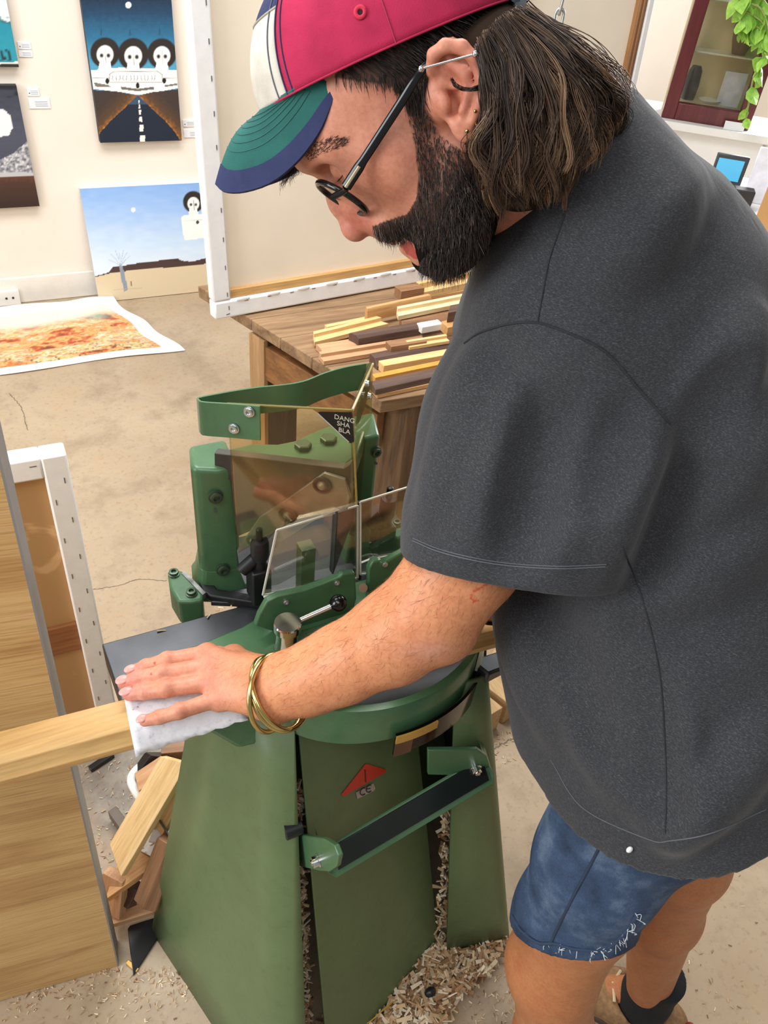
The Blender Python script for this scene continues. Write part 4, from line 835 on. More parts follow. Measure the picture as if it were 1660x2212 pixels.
# ---- amber safety visor with green strap
def visor():
    ap, lf, rg = A(.305, .622, 0), A(.172, .742, 0), A(.386, .742, 0); nl = np.cross(lf-ap, A(0, 0, 1)); nl /= np.linalg.norm(nl); nl = nl if nl[1] < 0 else -nl
    nr = np.cross(rg-ap, A(0, 0, 1)); nr /= np.linalg.norm(nr); nr = nr if nr[1] < 0 else -nr
    L = lambda x, y, k=0.0: pplane(x, y, ap+nl*k, nl)
    R = lambda x, y, k=0.0: pplane(x, y, ap+nr*k, nr)
    v = MB().prism([L(*p) for p in ((491, 872), (762, 886), (771, 1090), (740, 1100), (640, 1122), (515, 1195), (505, 1100))], -nl*.004).build('visor', AMBER, MC)
    MB().prism([R(*p) for p in ((762, 886), (806, 786), (800, 1080), (771, 1090))], -nr*.004).build('visor', AMBER, MC)
    MB().tube([L(491, 872, -.002), L(762, 886, -.002)], .0013, 6).build('visor_edge', M('amber_edge', '#8f8a5a', .25, var=.05), MC); MB().tube([L(762, 886, -.002), R(806, 786, -.002)], .0015, 6).build('visor_edge', M('amber_edge2', '#c9c2a0', .25, var=.05), MC); MB().tube([L(762, 886, -.002), L(771, 1090, -.002)], .0011, 6).build('visor_edge', M('amber_edge3', '#a08a4a', .25, var=.05), MC)
    # strap: front leg screwed to the left wing, loop round the back, end behind the right wing
    top = [L(562, 877, .004), L(500, 872, .004), L(440, 868, .004), L(430, 864, .002), pz(427, 860, 1.178), pz(440, 856, 1.180), pz(500, 845, 1.182), pz(560, 836, 1.184), pz(620, 830, 1.186), pz(660, 822, 1.187), pz(700, 806, 1.188), pz(745, 793, 1.19), pz(790, 785, 1.19), R(802, 787, -.008), R(790, 830, -.008), R(775, 868, -.008)]
    P = [A(*p) for p in top]
    pts = np.vstack([spline(P[:4], 12), spline(P[3:6], 8)[1:], spline(P[5:13], 30)[1:], spline(P[12:], 14)[1:]])
    h0, h1 = .034, .046; rings = []
    for i, p in enumerate(pts):
        d = (pts[min(i+1, len(pts)-1)]-pts[max(i-1, 0)])*[1, 1, 0]; d /= np.linalg.norm(d)+1e-9; nn = A(-d[1], d[0], 0); s = i/len(pts); zz = 0; h = .045 if s < .25 else .036
        rings.append([p+[0, 0, zz]+nn*.0012, p+[0, 0, zz-h]+nn*.0012, p+[0, 0, zz-h]-nn*.0012, p+[0, 0, zz]-nn*.0012])
    MB().loft(rings).build('visor_strap', GREEN, MC, sm=30)
    for x, y in ((539, 889), (506, 925)): bolt_at(L(x, y, .006), nl, .0052, m=RIVET, name='rivet', h=.004)
    for x, y in ((790, 828), (795, 855)): bolt_at(R(x, y, .002), nr, .004, m=RIVET, name='rivet', h=.004)
    # triangular danger plate folded over the apex
    MB().prism([L(*p, .0015) for p in ((686, 891), (692, 889), (761, 890), (766, 952), (760, 957), (753, 955))], nl*.0008).build('danger_plate', M('black_plate', '#0d0d0d', .25, .2, var=.02), MC)
    MB().tube([L(686, 892, .0025), L(754, 955, .0025)], .0007, 5).build('plate_border', M('plate_silver', '#b9b5a6', .3, .4), MC)
    u = (ap-lf); u /= np.linalg.norm(u)
    def text(s, x, y, size):
        cu = bpy.data.curves.new('lettering', 'FONT'); cu.body = s; cu.size = size; cu.extrude = .0002; o = bpy.data.objects.new('t', cu); COL.objects.link(o); dg = bpy.context.evaluated_depsgraph_get(); me = bpy.data.meshes.new_from_object(o.evaluated_get(dg)); bpy.data.objects.remove(o)
        o = link('lettering', me, M('silver_letters', '#c9c4b2', .4, .3, var=.02), MC, world=False); p = L(x, y, .0026)
        m = Matrix((Vector(u), Vector((0, 0, 1)), Vector(nl))).transposed().to_4x4(); m.translation = Vector([float(k) for k in p]); o.matrix_local = xf(MC).inverted() @ m
    text('DANG', 722, 904, .0080); text('SHA', 728, 918, .0080); text('BLA', 731, 932, .0080)
visor()
# ---- clear front guards standing on the fence
def guards():
    G = lambda x, y: py(x, y, FY+.006)
    for pol in ([(599, 1147), (774, 1094), (774, 1250), (569, 1287)], [(780, 1086), (960, 1030), (960, 1180), (812, 1208), (800, 1210), (800, 1240), (780, 1242)]):
        P = [G(*p) for p in pol]; MB().prism(P, (0, .003, 0)).build('front_guard', CLEARA, MC)
        for a, b in zip(P, P[1:]+P[:1]): MB().bar(lerp(a, b, 0)+[0, .0015, 0], b+[0, .0015, 0], .0024, .0018, up=(0, 1, 0)).build('guard_edge', ACEDGE, MC)
    for pts in ([(569, 1287), (585, 1284), (600, 1284), (606, 1288)], [(780, 1213), (800, 1206), (815, 1206), (822, 1208)]): MB().tube(spline([G(*p)-A(0, .002, 0) for p in pts], 12), .0016, 6).build('guard_lip', ACEDGE, MC, sm=60)
    MB().tube([py(777, 1084, FY+.012), py(777, 1250, FY+.012)], .003, 8).build('gap_shade_strip', BLACK, MC)  # added black strip stands in for the shade in the gap between the guards
guards()
# ---- vertical clamps
def clamp(x, y, yy, s=1.0):
    p = py(x, y, yy); MB().lathe([(.008, 0), (.008, .018), (.011, .019), (.012, .024), (.012, .045), (.0105, .05), (.005, .051), (.0045, .068), (.003, .069)], p+A(0, 0, .03), n=16).build('clamp_spindle', BLACK, MC, sm=35)
    MB().bb(p+A(-.014, -.012, -.028), p+A(.012, .02, .032)).build('clamp_base', BLACK, MC, bevel=.002); MB().cyl(p+A(-.024, .004, .03), p+A(-.006, .004, .045), .009, 12).build('clamp_knob', BLACK, MC, sm=35)
clamp(563, 1262, .70); clamp(830, 1168, .72)
# ---- lever with chrome hub and black ball
def lever():
    h = pz(621, 1392, .874); MB().lathe([(.0175, 0), (.0150, .016), (.0145, .030), (.0180, .033), (.0180, .043), (.0168, .045)], h+A(0, 0, -.002), n=28).build('lever_hub', CHROME, MC, sm=25)
    a, b = h+A(.012, .004, .034), pd(731, 1303, np.linalg.norm(h-CAM_O)-.015); MB().cyl(a, b, .0042, 14).build('lever_rod', CHROME, MC, sm=40); MB().sphere(b, .0118, 14).build('ball_knob', BALL, MC, sm=60)
    MB().lathe([(.013, 0), (.013, .001)], pz(588, 1412, .862), n=20).build('bore_hole', BLACK, MC)
lever()
# ---- moulding being held on the table, and the paper under the hand
def moulding():
    t = thing('oak_moulding', 'long pale oak moulding held on the machine table', 'timber', (-.1, .585, .86)); a, b = A(-.62, .607, 0), A(.66, .535, 0); d = (b-a)/np.linalg.norm(b-a); s = A(-d[1], d[0], 0)
    pr = [(-.028, .852), (.020, .852), (.020, .884), (-.014, .884), (-.020, .880), (-.024, .866), (-.0285, .862)]
    MB().loft([[e+s*u+[0, 0, z+.012] for u, z in pr] for e in (a, lerp(a, b, .5), b)]).build('bar', MWOOD('oak_stick', '#e0b878', '#c8985a', 'X', 1.2, .5), t, bevel=.0008)
    return a, d, s
WA, WDIR, WS = moulding()
def paper():
    # creased paper folded over the moulding
    i0, i1 = .645, .775; rows = []
    pr = [(.024, .8985), (-.014, .8985), (-.0225, .895), (-.0285, .881), (-.0335, .872), (-.0365, .862)]
    for k in range(18):
        s = i0+(i1-i0)*k/17; r = []
        for j, (u, z) in enumerate(pr): w = .0014*math.sin(k*1.9+j*2.1); f = k/17; r.append(WA+WDIR*s+WS*(u+w)+[0, 0, z+abs(w)*.6+(.010*(f) if j == 5 else 0)])
        rows.append(r)
    t = NT('white_paper'); v = t.coord(); n = t.noise(v, 90, 5, .7); t.base(t.ramp(n, [(.30, tuple(lin('#4a4044'))), (.345, tuple(lin('#dcdbe4'))), (.5, tuple(lin('#f1f1f6')))])); t.bump(t.noise(v, 70, 4), .3, .001); m = t.set(.7)
    o = MB().loft(rows, closed=False).build('paper_scrap', m, None, sm=40); so = o.modifiers.new('s', 'SOLIDIFY'); so.thickness = .0006; return tag(o, 'creased white paper folded over the moulding under the hand', 'paper')
paper()
chips('table_chips', 'few pale wood chips lying on the dark machine table', [pz(x, y, .8612) for x, y in ((349, 1362), (478, 1312), (470, 1318), (500, 1308), (520, 1300), (452, 1330), (560, 1296))], .008, 21, None, 'chips')
# ================================================================ implicit sculpting kit
class Field:
    def __init__(s): s.ops = []
    def _add(s, kind, lo, hi, prm, k, mode): s.ops.append((kind, np.minimum(lo, hi)-.03, np.maximum(lo, hi)+.03, prm, k, mode)); return s
    def cone(s, a, b, ra, rb=None, k=.012, mode='u'):
        rb = ra if rb is None else rb; a, b = np.asarray(a, float), np.asarray(b, float); R = max(ra, rb); return s._add('c', np.minimum(a, b)-R, np.maximum(a, b)+R, (a, b, ra, rb), k, mode)
    def chain(s, pts, rs, k=.012, mode='u'):
        for i in range(len(pts)-1): s.cone(pts[i], pts[i+1], rs[i], rs[i+1], k, mode)
        return s
    def ell(s, c, r, axes=None, k=.012, mode='u'):
        c = np.asarray(c, float); r = np.asarray(r if hasattr(r, '__len__') else (r, r, r), float); R = r.max(); ax = np.eye(3) if axes is None else np.asarray(axes, float)
        return s._add('e', c-R, c+R, (c, r, ax), k, mode)
    def cut(s, p, n, k=.004):      # keep the side the normal points away from
        s.ops.append(('p', None, None, (np.asarray(p, float), np.asarray(n, float)/np.linalg.norm(n)), k, 'x')); return s
    def __call__(s, P):
        P = np.asarray(P, np.float64); d = np.full(len(P), .5); lo, hi = P.min(0), P.max(0)
        for kind, a, b, prm, k, mode in s.ops:
            if a is not None and (np.any(lo > b+k) or np.any(hi < a-k)): continue
            if kind == 'c':
                A_, B_, ra, rb = prm; ab = B_-A_; t = np.clip((P-A_) @ ab/max(ab @ ab, 1e-12), 0, 1); e = np.linalg.norm(P-A_-t[:, None]*ab, axis=1)-(ra+(rb-ra)*t)
            elif kind == 'e':
                c, r, ax = prm; q = (P-c) @ ax.T; k0 = np.linalg.norm(q/r, axis=1); k1 = np.linalg.norm(q/(r*r), axis=1); e = k0*(k0-1)/np.maximum(k1, 1e-9)
            else: e = (P-prm[0]) @ prm[1]
            if mode == 'u':
                h = np.maximum(k-np.abs(d-e), 0)/k; d = np.minimum(d, e)-h*h*k*.25
            elif mode == 's':
                e = -e; h = np.maximum(k-np.abs(d-e), 0)/k; d = np.maximum(d, e)+h*h*k*.25
            else:
                h = np.maximum(k-np.abs(d-e), 0)/k; d = np.maximum(d, e)+h*h*k*.25
        return d
    def bounds(s, pad=.01):
        L = [(a, b) for _, a, b, _, _, m in s.ops if a is not None and m == 'u']; return np.min([a for a, _ in L], 0)-pad+.025, np.max([b for _, b in L], 0)+pad-.025
    def grad(s, P, e=.0012):
        g = np.stack([s(P+np.eye(3)[i]*e)-s(P-np.eye(3)[i]*e) for i in range(3)], 1); return g/np.maximum(np.linalg.norm(g, axis=1, keepdims=True), 1e-9)
def nets(fn, res, lo=None, hi=None):
    if lo is None: lo, hi = fn.bounds()
    B = 8; nb = np.ceil((hi-lo)/(res*B)).astype(int)+1; n = nb*B
    bi = np.stack(np.meshgrid(*[np.arange(k) for k in nb], indexing='ij'), -1).reshape(-1, 3); ctr = lo+(bi*B+(B-1)/2)*res
    dc = np.empty(len(ctr)); order = np.arange(len(ctr))
    for i in range(0, len(ctr), 2000): dc[i:i+2000] = fn(ctr[i:i+2000])
    D = np.repeat(np.repeat(np.repeat(np.where(dc < 0, -1., 1.).reshape(nb), B, 0), B, 1), B, 2).astype(np.float32)
    act = np.abs(dc) < res*B*1.5; off = np.stack(np.meshgrid(*[np.arange(B)]*3, indexing='ij'), -1).reshape(-1, 3)
    ab = bi[act]; 
    for i in range(0, len(ab), 24):
        blk = ab[i:i+24]; g = (blk[:, None, :]*B+off[None]).reshape(-1, 3); v = fn(lo+g*res); D[g[:, 0], g[:, 1], g[:, 2]] = v
    S = D < 0; c = np.zeros(tuple(n-1), np.int8)
    for i in (0, 1):
        for j in (0, 1):
            for k in (0, 1): c += S[i:n[0]-1+i, j:n[1]-1+j, k:n[2]-1+k]
    cell = np.argwhere((c > 0) & (c < 8)); idx = -np.ones(tuple(n-1), np.int64); idx[cell[:, 0], cell[:, 1], cell[:, 2]] = np.arange(len(cell))
    co = np.array([(i, j, k) for i in (0, 1) for j in (0, 1) for k in (0, 1)]); vals = np.stack([D[cell[:, 0]+o[0], cell[:, 1]+o[1], cell[:, 2]+o[2]] for o in co], 1)
    acc = np.zeros((len(cell), 3)); cnt = np.zeros(len(cell))
    for a in range(8):
        for b in range(a+1, 8):
            if np.abs(co[a]-co[b]).sum() != 1: continue
            va, vb = vals[:, a], vals[:, b]; m = (va < 0) != (vb < 0); t = np.where(m, va/np.where(m, va-vb, 1), 0); p = co[a]+t[:, None]*(co[b]-co[a]); acc += p*m[:, None]; cnt += m
    V = lo+(cell+acc/np.maximum(cnt, 1)[:, None])*res; Q = []
    for ax in range(3):
        o1, o2 = (ax+1) % 3, (ax+2) % 3; s0 = [slice(1, -1)]*3; s1 = list(s0); s0[ax] = slice(0, n[ax]-1); s1[ax] = slice(1, n[ax]); A0, A1 = S[tuple(s0)], S[tuple(s1)]
        e = np.argwhere(A0 != A1); e2 = e.copy()
        for d in range(3):
            if d != ax: e2[:, d] += 1
        flip = A0[e[:, 0], e[:, 1], e[:, 2]]; u, w = np.eye(3, dtype=int)[o1], np.eye(3, dtype=int)[o2]
        q = np.stack([idx[tuple((e2-u-w).T)], idx[tuple((e2-w).T)], idx[tuple(e2.T)], idx[tuple((e2-u).T)]], 1); q[~flip] = q[~flip][:, ::-1]; Q.append(q)
    Q = np.vstack(Q); Q = Q[(Q >= 0).all(1)]; return V, Q
def relax(V, Q, it=2, lam=.5):
    for _ in range(it):
        s = np.zeros_like(V); c = np.zeros(len(V))
        for a, b in ((0, 1), (1, 2), (2, 3), (3, 0)):
            np.add.at(s, Q[:, a], V[Q[:, b]]); np.add.at(s, Q[:, b], V[Q[:, a]]); np.add.at(c, Q[:, a], 1); np.add.at(c, Q[:, b], 1)
        V = V*(1-lam)+lam*s/np.maximum(c, 1)[:, None]
    return V
def sample(V, Q, n, seed=0):     # random points on quads with normals
    a, b, c = V[Q[:, 0]], V[Q[:, 1]], V[Q[:, 2]]; d = V[Q[:, 3]]; N = np.cross(c-a, d-b); ar = np.linalg.norm(N, axis=1)+1e-12; rg = np.random.default_rng(seed); k = rg.choice(len(Q), n, p=ar/ar.sum()); u, v = rg.random((2, n, 1))
    P = (a[k]*(1-u)+b[k]*u)*(1-v)+(d[k]*(1-u)+c[k]*u)*v; return P, N[k]/ar[k][:, None]
def strands(name, P, r0, r1, cols, mat, parent=None, taper=.7):
    N, K, _ = P.shape; T = np.gradient(P, axis=1); T /= np.maximum(np.linalg.norm(T, axis=2, keepdims=True), 1e-9); ref = np.array([.31, .22, .92]); A1 = np.cross(T, ref); A1 /= np.maximum(np.linalg.norm(A1, axis=2, keepdims=True), 1e-9); A2 = np.cross(T, A1)
    s = np.linspace(0, 1, K); R = (r0+(r1-r0)*np.clip((s-taper)/(1-taper), 0, 1)) if np.isscalar(r0) else r0; R = np.broadcast_to(R, (N, K))[..., None]
    ring = [P+R*(A1*math.cos(a)+A2*math.sin(a)) for a in (0, 2.094, 4.189)]; V = np.stack(ring, 2).reshape(-1, 3)
    base = (np.arange(N)[:, None]*K+np.arange(K-1)[None])*3; F_ = []
    for e in range(3): f = (e+1) % 3; F_.append(np.stack([base+e, base+f, base+3+f, base+3+e], -1).reshape(-1, 4))
    C = np.repeat(np.asarray(cols), K*3, 0) if cols.ndim == 2 else np.repeat(cols.reshape(-1, 3), 3, 0)
    return from_arrays(name, V, np.vstack(F_), mat, parent, C)
from mathutils.bvhtree import BVHTree
def bvh(V, Q): return BVHTree.FromPolygons([tuple(v) for v in V], [tuple(int(i) for i in q) for q in Q])
def drape(tree, pix, n=40, off=.001):   # follow a drawn line on a surface by casting it from the camera side
    out = []
    for x, y in spline(pix, n):
        h = tree.ray_cast(Vector(CAM_O), Vector(ray(x, y)))
        if h[0] is not None: out.append(np.array(h[0])+np.array(h[1])*off*(1 if np.dot(h[1], ray(x, y)) < 0 else -1))
    return out
def cax(px, py, D, ang=0.0):     # centre and axes (image direction, its perpendicular, line of sight)
    c = pd(px, py, D); r = ray(px, py); a = math.radians(ang); e = pplane(px+50*math.cos(a), py+50*math.sin(a), c, r)-c; e /= np.linalg.norm(e); f = np.cross(r, e); return c, np.array([e, f, r])
def cpx(px, py, D, ang, n):      # n pixels along an image direction, in metres, at that spot
    c = pd(px, py, D); r = ray(px, py); a = math.radians(ang); return np.linalg.norm(pplane(px+n*math.cos(a), py+n*math.sin(a), c, r)-c)
# ================================================================ the man at the machine
def skin_mat():
    t = NT('skin'); a = t.n('ShaderNodeAttribute'); a.attribute_name = 'Col'; v = t.coord(); n = t.noise(v, 45, 5, .6); f = t.noise(v, 260, 3, .6)
    col = t.mix(.35, a.outputs['Color'], t.ramp(n, [(.3, tuple(lin('#d9a99a'))), (.6, (1, 1, 1))]), 'MULTIPLY'); col = t.mix(.22, col, t.ramp(f, [(.35, tuple(lin('#c08a78'))), (.6, (1, 1, 1))]), 'MULTIPLY')
    t.base(col); t.bump(f, .18, .0006); t.b.inputs['Subsurface Weight'].default_value = .12; t.b.inputs['Subsurface Radius'].default_value = (.012, .004, .002); t.b.inputs['Subsurface Scale'].default_value = .5
    return t.set(.48, 0, .4)
SKIN = skin_mat(); HAIRM = MATTR('hair', .45, spec=.4)
SKIN_ARM, SKIN_FACE, SKIN_LEG = lin('#d29066'), lin('#cc8d74'), lin('#b3774e')
MAN = thing('person', 'man in charcoal T-shirt, denim shorts and multicoloured cap bending over the machine', 'person', (*pd(1430, 1700, .93)[:2], 0))
# ---------------------------------------------------------------- head frame: i right, j up in the picture plane, L sideways towards us
HD = .74; HC = pd(900, 280, HD); HL = -ray(900, 280)
_t = pplane(1000, 280, HC, HL)-HC; HI = _t/np.linalg.norm(_t); HJ = np.cross(HL, HI)
if HJ[2] < 0: HJ = -HJ
def hp(px, py, y=0.0): return pplane(px, py, HC+HL*y, HL)
def mir(P): P = np.asarray(P); return P-2*((P-HC) @ HL)[..., None]*HL if P.ndim > 1 else P-2*((P-HC) @ HL)*HL
def hdir(dx, dy): v = hp(900+dx, 280+dy)-hp(900, 280); return v/np.linalg.norm(v)
FWD = hdir(-.71, .70); HUP = np.cross(FWD, HL); HUP = HUP if HUP @ hdir(-.7, -.7) > 0 else -HUP
HAX = np.array([FWD, HL, HUP])
def hx(P):     # picture coordinates of a head point seen flat on (independent of its side)
    q = np.asarray(P)-HC; y = q @ HL; c = np.asarray(P)-y[..., None]*HL; return (*proj(c), y)
def both(f, pts, rs, **kw):
    f.chain(pts, rs, **kw); f.chain([mir(p) for p in pts], rs, **kw)
def bell(f, c, r, axes=None, **kw):
    ax = HAX if axes is None else axes; f.ell(c, r, ax, **kw); f.ell(mir(c), r, ax-2*np.outer(ax @ HL, HL), **kw)
def head_field():
    f = Field()
    f.ell(hp(838, 122), (.094, .076, .090), HAX, k=.02)
    f.ell(hp(896, 335), (.062, .060, .086), HAX, k=.03)
    f.ell(hp(760, 265, 0), (.060, .062, .055), HAX, k=.03)
    both(f, [hp(1000, 330, .050), hp(960, 440, .043), hp(934, 533, .014)], [.018, .017, .016], k=.02)
    f.cone(hp(934, 533, .014), hp(934, 533, -.014), .016, k=.01); f.ell(hp(940, 515), (.022, .026, .022), HAX, k=.02)
    # brow, nose
    f.ell(hp(676, 402), (.0125, .034, .0125), HAX, k=.014, mode='s')
    both(f, [hp(682, 334, .004), hp(694, 318, .024), hp(735, 300, .047)], [.012, .0125, .011], k=.014)
    bell(f, hp(845, 345, .050), (.020, .020, .026), k=.022)
    f.chain([hp(712, 380), hp(735, 440), hp(762, 484)], [.0075, .0085, .0095], k=.010); f.ell(hp(769, 492), (.0122, .0132, .0122), HAX, k=.008)
    both(f, [hp(735, 395, .008), hp(772, 440, .011), hp(800, 466, .0125)], [.008, .010, .0105], k=.010)
    bell(f, hp(803, 468, .0135), (.0115, .0085, .010), k=.006)
    # eye: socket, ball with lowered lid
    bell(f, hp(716, 378, .034), (.0125, .016, .0105), k=.014, mode='s')
    bell(f, hp(745, 354, .031), (.0135, .0145, .0125), k=.003)
    # mouth
    f.cone(hp(838, 482, .024), hp(838, 482, -.024), .012, k=.014); f.chain([hp(835, 490, 0), hp(858, 500, 0)], [.011, .010], k=.012)
    f.chain([hp(888, 500, .022), hp(862, 509, .006), hp(862, 509, -.006), hp(888, 500, -.022)], [.004, .0062, .0062, .004], k=.005)
    f.chain([hp(905, 508, .022), hp(886, 528, .007), hp(886, 528, -.007), hp(905, 508, -.022)], [.005, .0085, .0085, .005], k=.006)
    f.ell(hp(874, 515), (.012, .020, .0022), HAX, k=.003, mode='s')
    for s in (1, -1): f.ell(hp(802, 484, .0065*s), (.006, .0035, .005), HAX, k=.003, mode='s')
    # ears
    def ear(m):
        T = (lambda p: p) if m > 0 else mir; e = hdir(.22, .97); ax = np.array([e, np.cross(HL, e), HL]); ax = ax if m > 0 else ax-2*np.outer(ax @ HL, HL)
        f.cone(T(hp(965, 200, .066)), T(hp(985, 190, .076)), .022, .016, k=.008)
        f.ell(T(hp(985, 180, .080)), (.031, .0195, .006), ax, k=.006); f.ell(T(hp(1003, 268, .081)), (.014, .0105, .0055), ax, k=.005)
        f.ell(T(hp(988, 178, .090)), (.024, .0135, .0075), ax, k=.004, mode='s'); f.ell(T(hp(978, 222, .088)), (.011, .0085, .012), ax, k=.004, mode='s')
        pts = [hp(948, 168, .080), hp(932, 150, .084), hp(937, 118, .089), hp(962, 99, .092), hp(998, 101, .093), hp(1027, 128, .094), hp(1041, 172, .093), hp(1038, 222, .090), hp(1022, 262, .086)]
        f.chain([T(p) for p in pts], [.004, .0044, .0046, .0048, .0048, .0046, .0044, .0042, .004], k=.003)
        f.chain([T(p) for p in (hp(972, 138, .085), hp(1005, 158, .087), hp(1015, 200, .087), hp(1000, 238, .086))], [.0035, .0042, .0042, .0035], k=.004)
        f.chain([T(p) for p in (hp(958, 178, .083), hp(985, 190, .084))], [.003, .002], k=.003)
        f.ell(T(hp(962, 224, .083)), (.0075, .005, .0055), ax, k=.004)
    ear(1); ear(-1)
    # neck
    f.cone(hp(985, 250), pd(1175, 395, .785), .050, .057, k=.03); f.cone(pd(1175, 395, .785), pd(1290, 520, .89), .057, .06, k=.03); f.cone(hp(1040, 170), pd(1225, 340, .80), .040, .048, k=.03)
    return f
HEADF = head_field(); HV, HQ = nets(HEADF, .0017); HV = relax(HV, HQ, 2, .35)
BEARD = [(903, 225), (925, 245), (945, 290), (985, 318), (1020, 345), (1040, 400), (1050, 455), (1040, 520), (1000, 580), (945, 590), (905, 562), (920, 535), (935, 512), (905, 500), (870, 500), (862, 512), (815, 504), (808, 482), (835, 468), (880, 452), (900, 420), (905, 370), (898, 320), (885, 262)]
TEMPLE = [(740, 178), (760, 120), (900, 30), (1120, -60), (1080, 130), (940, 120), (925, 170), (915, 235), (888, 255), (872, 215), (845, 195), (790, 185)]
def pmask(X, Y, P):
    ins = np.zeros(len(X), bool)
    for (x1, y1), (x2, y2) in zip(P, P[1:]+P[:1]):
        if y1 == y2: continue
        ins ^= ((Y < y1) != (Y < y2)) & (X < (x2-x1)*(Y-y1)/(y2-y1)+x1)
    return ins
def head_cols(V):
    X, Y, y = hx(V); C = np.tile(SKIN_FACE, (len(V), 1))
    def blend(m, c): nonlocal C; m = np.clip(m, 0, 1)[:, None]; C = C*(1-m)+lin(c)*m
    blend(np.exp(-((X-775)/45)**2-((Y-480)/40)**2)*.55*(np.abs(y) < .03), '#c46a5c'); blend(np.exp(-((X-985)/50)**2-((Y-190)/90)**2)*.5*(np.abs(y) > .07), '#cf8168')
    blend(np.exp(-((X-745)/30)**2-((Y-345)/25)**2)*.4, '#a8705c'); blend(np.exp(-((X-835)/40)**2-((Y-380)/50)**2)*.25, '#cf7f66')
    blend(pmask(X, Y, [(893, 508), (872, 518), (868, 528), (880, 545), (900, 552), (915, 530), (910, 512)])*.95*(np.abs(y) < .03), '#b04a44')
    blend(np.exp(-((X-874)/12)**2-((Y-514)/6)**2)*.8*(np.abs(y) < .024), '#3a1c1a')
    b = pmask(X, Y, BEARD) & (np.abs(y) < .075); dens = np.clip((Y-240)/190, .3, 1)*.85; blend(b*dens, '#241a17'); t = pmask(X, Y, TEMPLE) & (np.abs(y) < .082) & ~((X > 925) & (np.abs(y) > .076)); blend(t*.85, '#241a16')
    return C
# ---------------------------------------------------------------- arms and hands
def hz(px, py, z): return pz(px, py, z)
def arm_field():
    f = Field(); P = [pd(1170, 960, .785), pd(1010, 1205, .764), pd(930, 1318, .778), pd(845, 1380, .808), pd(735, 1436, .842), pd(655, 1472, .866), pd(596, 1489, .882)]
    f.chain(P, [.053, .0485, .0445, .0425, .0370, .0320, .0270], k=.03); f.ell(pd(966, 1372, .785), .024, k=.02)
    up = np.array([0, 0, 1.0])
    wr = pd(596, 1489, .882); f.cone(pd(602, 1466, .878), pd(594, 1506, .884), .0235, .0225, k=.02)
    mc = {'i': hz(448, 1413, .926), 'm': hz(452, 1441, .930), 'r': hz(455, 1473, .928), 'p': hz(472, 1508, .922)}
    for k, w in zip('imrp', ((588, 1470), (592, 1482), (594, 1498), (592, 1516))):
        f.cone(pd(*w, .884), mc[k], .0195, .0118, k=.014)
    for k in 'imrp': f.ell(mc[k]+[0, 0, .003], (.0105, .0105, .0095), k=.008)          # knuckles
    f.cone(mc['i']-up*.006, mc['p']-up*.006, .010, .010, k=.012)
    fing = {'i': ([(448, 1413), (362, 1427), (316, 1440), (286, 1450)], [.926, .922, .913, .906], [.0112, .0098, .0086, .0072]),
            'm': ([(452, 1441), (352, 1456), (300, 1465), (268, 1475)], [.930, .926, .917, .909], [.0116, .0103, .0092, .0078]),
            'r': ([(455, 1473), (362, 1488), (314, 1495), (279, 1500)], [.928, .925, .916, .909], [.0112, .0098, .0088, .0075]),
            'p': ([(472, 1508), (388, 1537), (346, 1549), (313, 1557)], [.922, .921, .914, .907], [.0100, .0086, .0078, .0066])}
    for k, (px, zz, rr) in fing.items():
        pts = [hz(x, y, z) for (x, y), z in zip(px, zz)]; f.chain(pts, rr, k=.0025); f.ell(pts[1]+[0, 0, .0022], rr[1]*.98, k=.004); f.ell(pts[2]+[0, 0, .001], rr[2]*1.0, k=.003)
    # extensor tendons, thumb tucked behind the far edge of the moulding
    for k in 'imr': f.cone(lerp(mc[k], wr, .12)+up*.0085, lerp(mc[k], wr, .7)+up*.015, .0030, .0035, k=.008)
    th = [pd(560, 1452, .905), hz(505, 1420, .905), hz(470, 1420, .885), hz(440, 1432, .880)]; f.chain(th, [.019, .0135, .0115, .0095], k=.012)
    return f, fing
ARMF, FING = arm_field(); AV, AQ = nets(ARMF, .0021); AV = relax(AV, AQ, 1, .3)
def arm_cols(V):
    X, Y = proj(V); C = np.tile(SKIN_ARM, (len(V), 1))
    def blend(m, c): nonlocal C; m = np.clip(m, 0, 1)[:, None]; C = C*(1-m)+lin(c)*m
    hand = np.clip((560-X)/120, 0, 1); blend(hand*.55, '#d99a86'); blend(np.clip((335-X)/60, 0, 1)*.6, '#dd8f86')
    for x, y in ((448, 1413), (452, 1441), (455, 1473), (472, 1508)): blend(np.exp(-((X-x)/26)**2-((Y-y)/18)**2)*.45, '#cf7a63')
    for x, y in ((362, 1427), (352, 1456), (362, 1488), (388, 1537)): blend(np.exp(-((X-x)/14)**2-((Y-y)/14)**2)*.4, '#b5705c')
    blend(np.exp(-((X-520)/45)**2-((Y-1450)/35)**2)*.35, '#c97455'); blend(np.exp(-((X-925)/60)**2-((Y-1405)/22)**2)*.5, '#cc9a8d')
    for p in ([(1060, 1238), (1050, 1250), (1040, 1252), (1045, 1240)], [(1018, 1292), (1024, 1278), (1042, 1268), (1056, 1258)], [(1018, 1292), (1024, 1300), (1034, 1297)]):
        for (x1, y1), (x2, y2) in zip(p, p[1:]):
            L = (x2-x1)**2+(y2-y1)**2; t = np.clip(((X-x1)*(x2-x1)+(Y-y1)*(y2-y1))/L, 0, 1); d = np.hypot(X-x1-t*(x2-x1), Y-y1-t*(y2-y1)); blend(np.clip(2.4-d, 0, 1)*.8, '#c8402c')
    for x, y in ((334, 1432), (327, 1456)): blend(np.clip(3.0-np.hypot(X-x, Y-y), 0, 1)*.9, '#b03224')
    return C
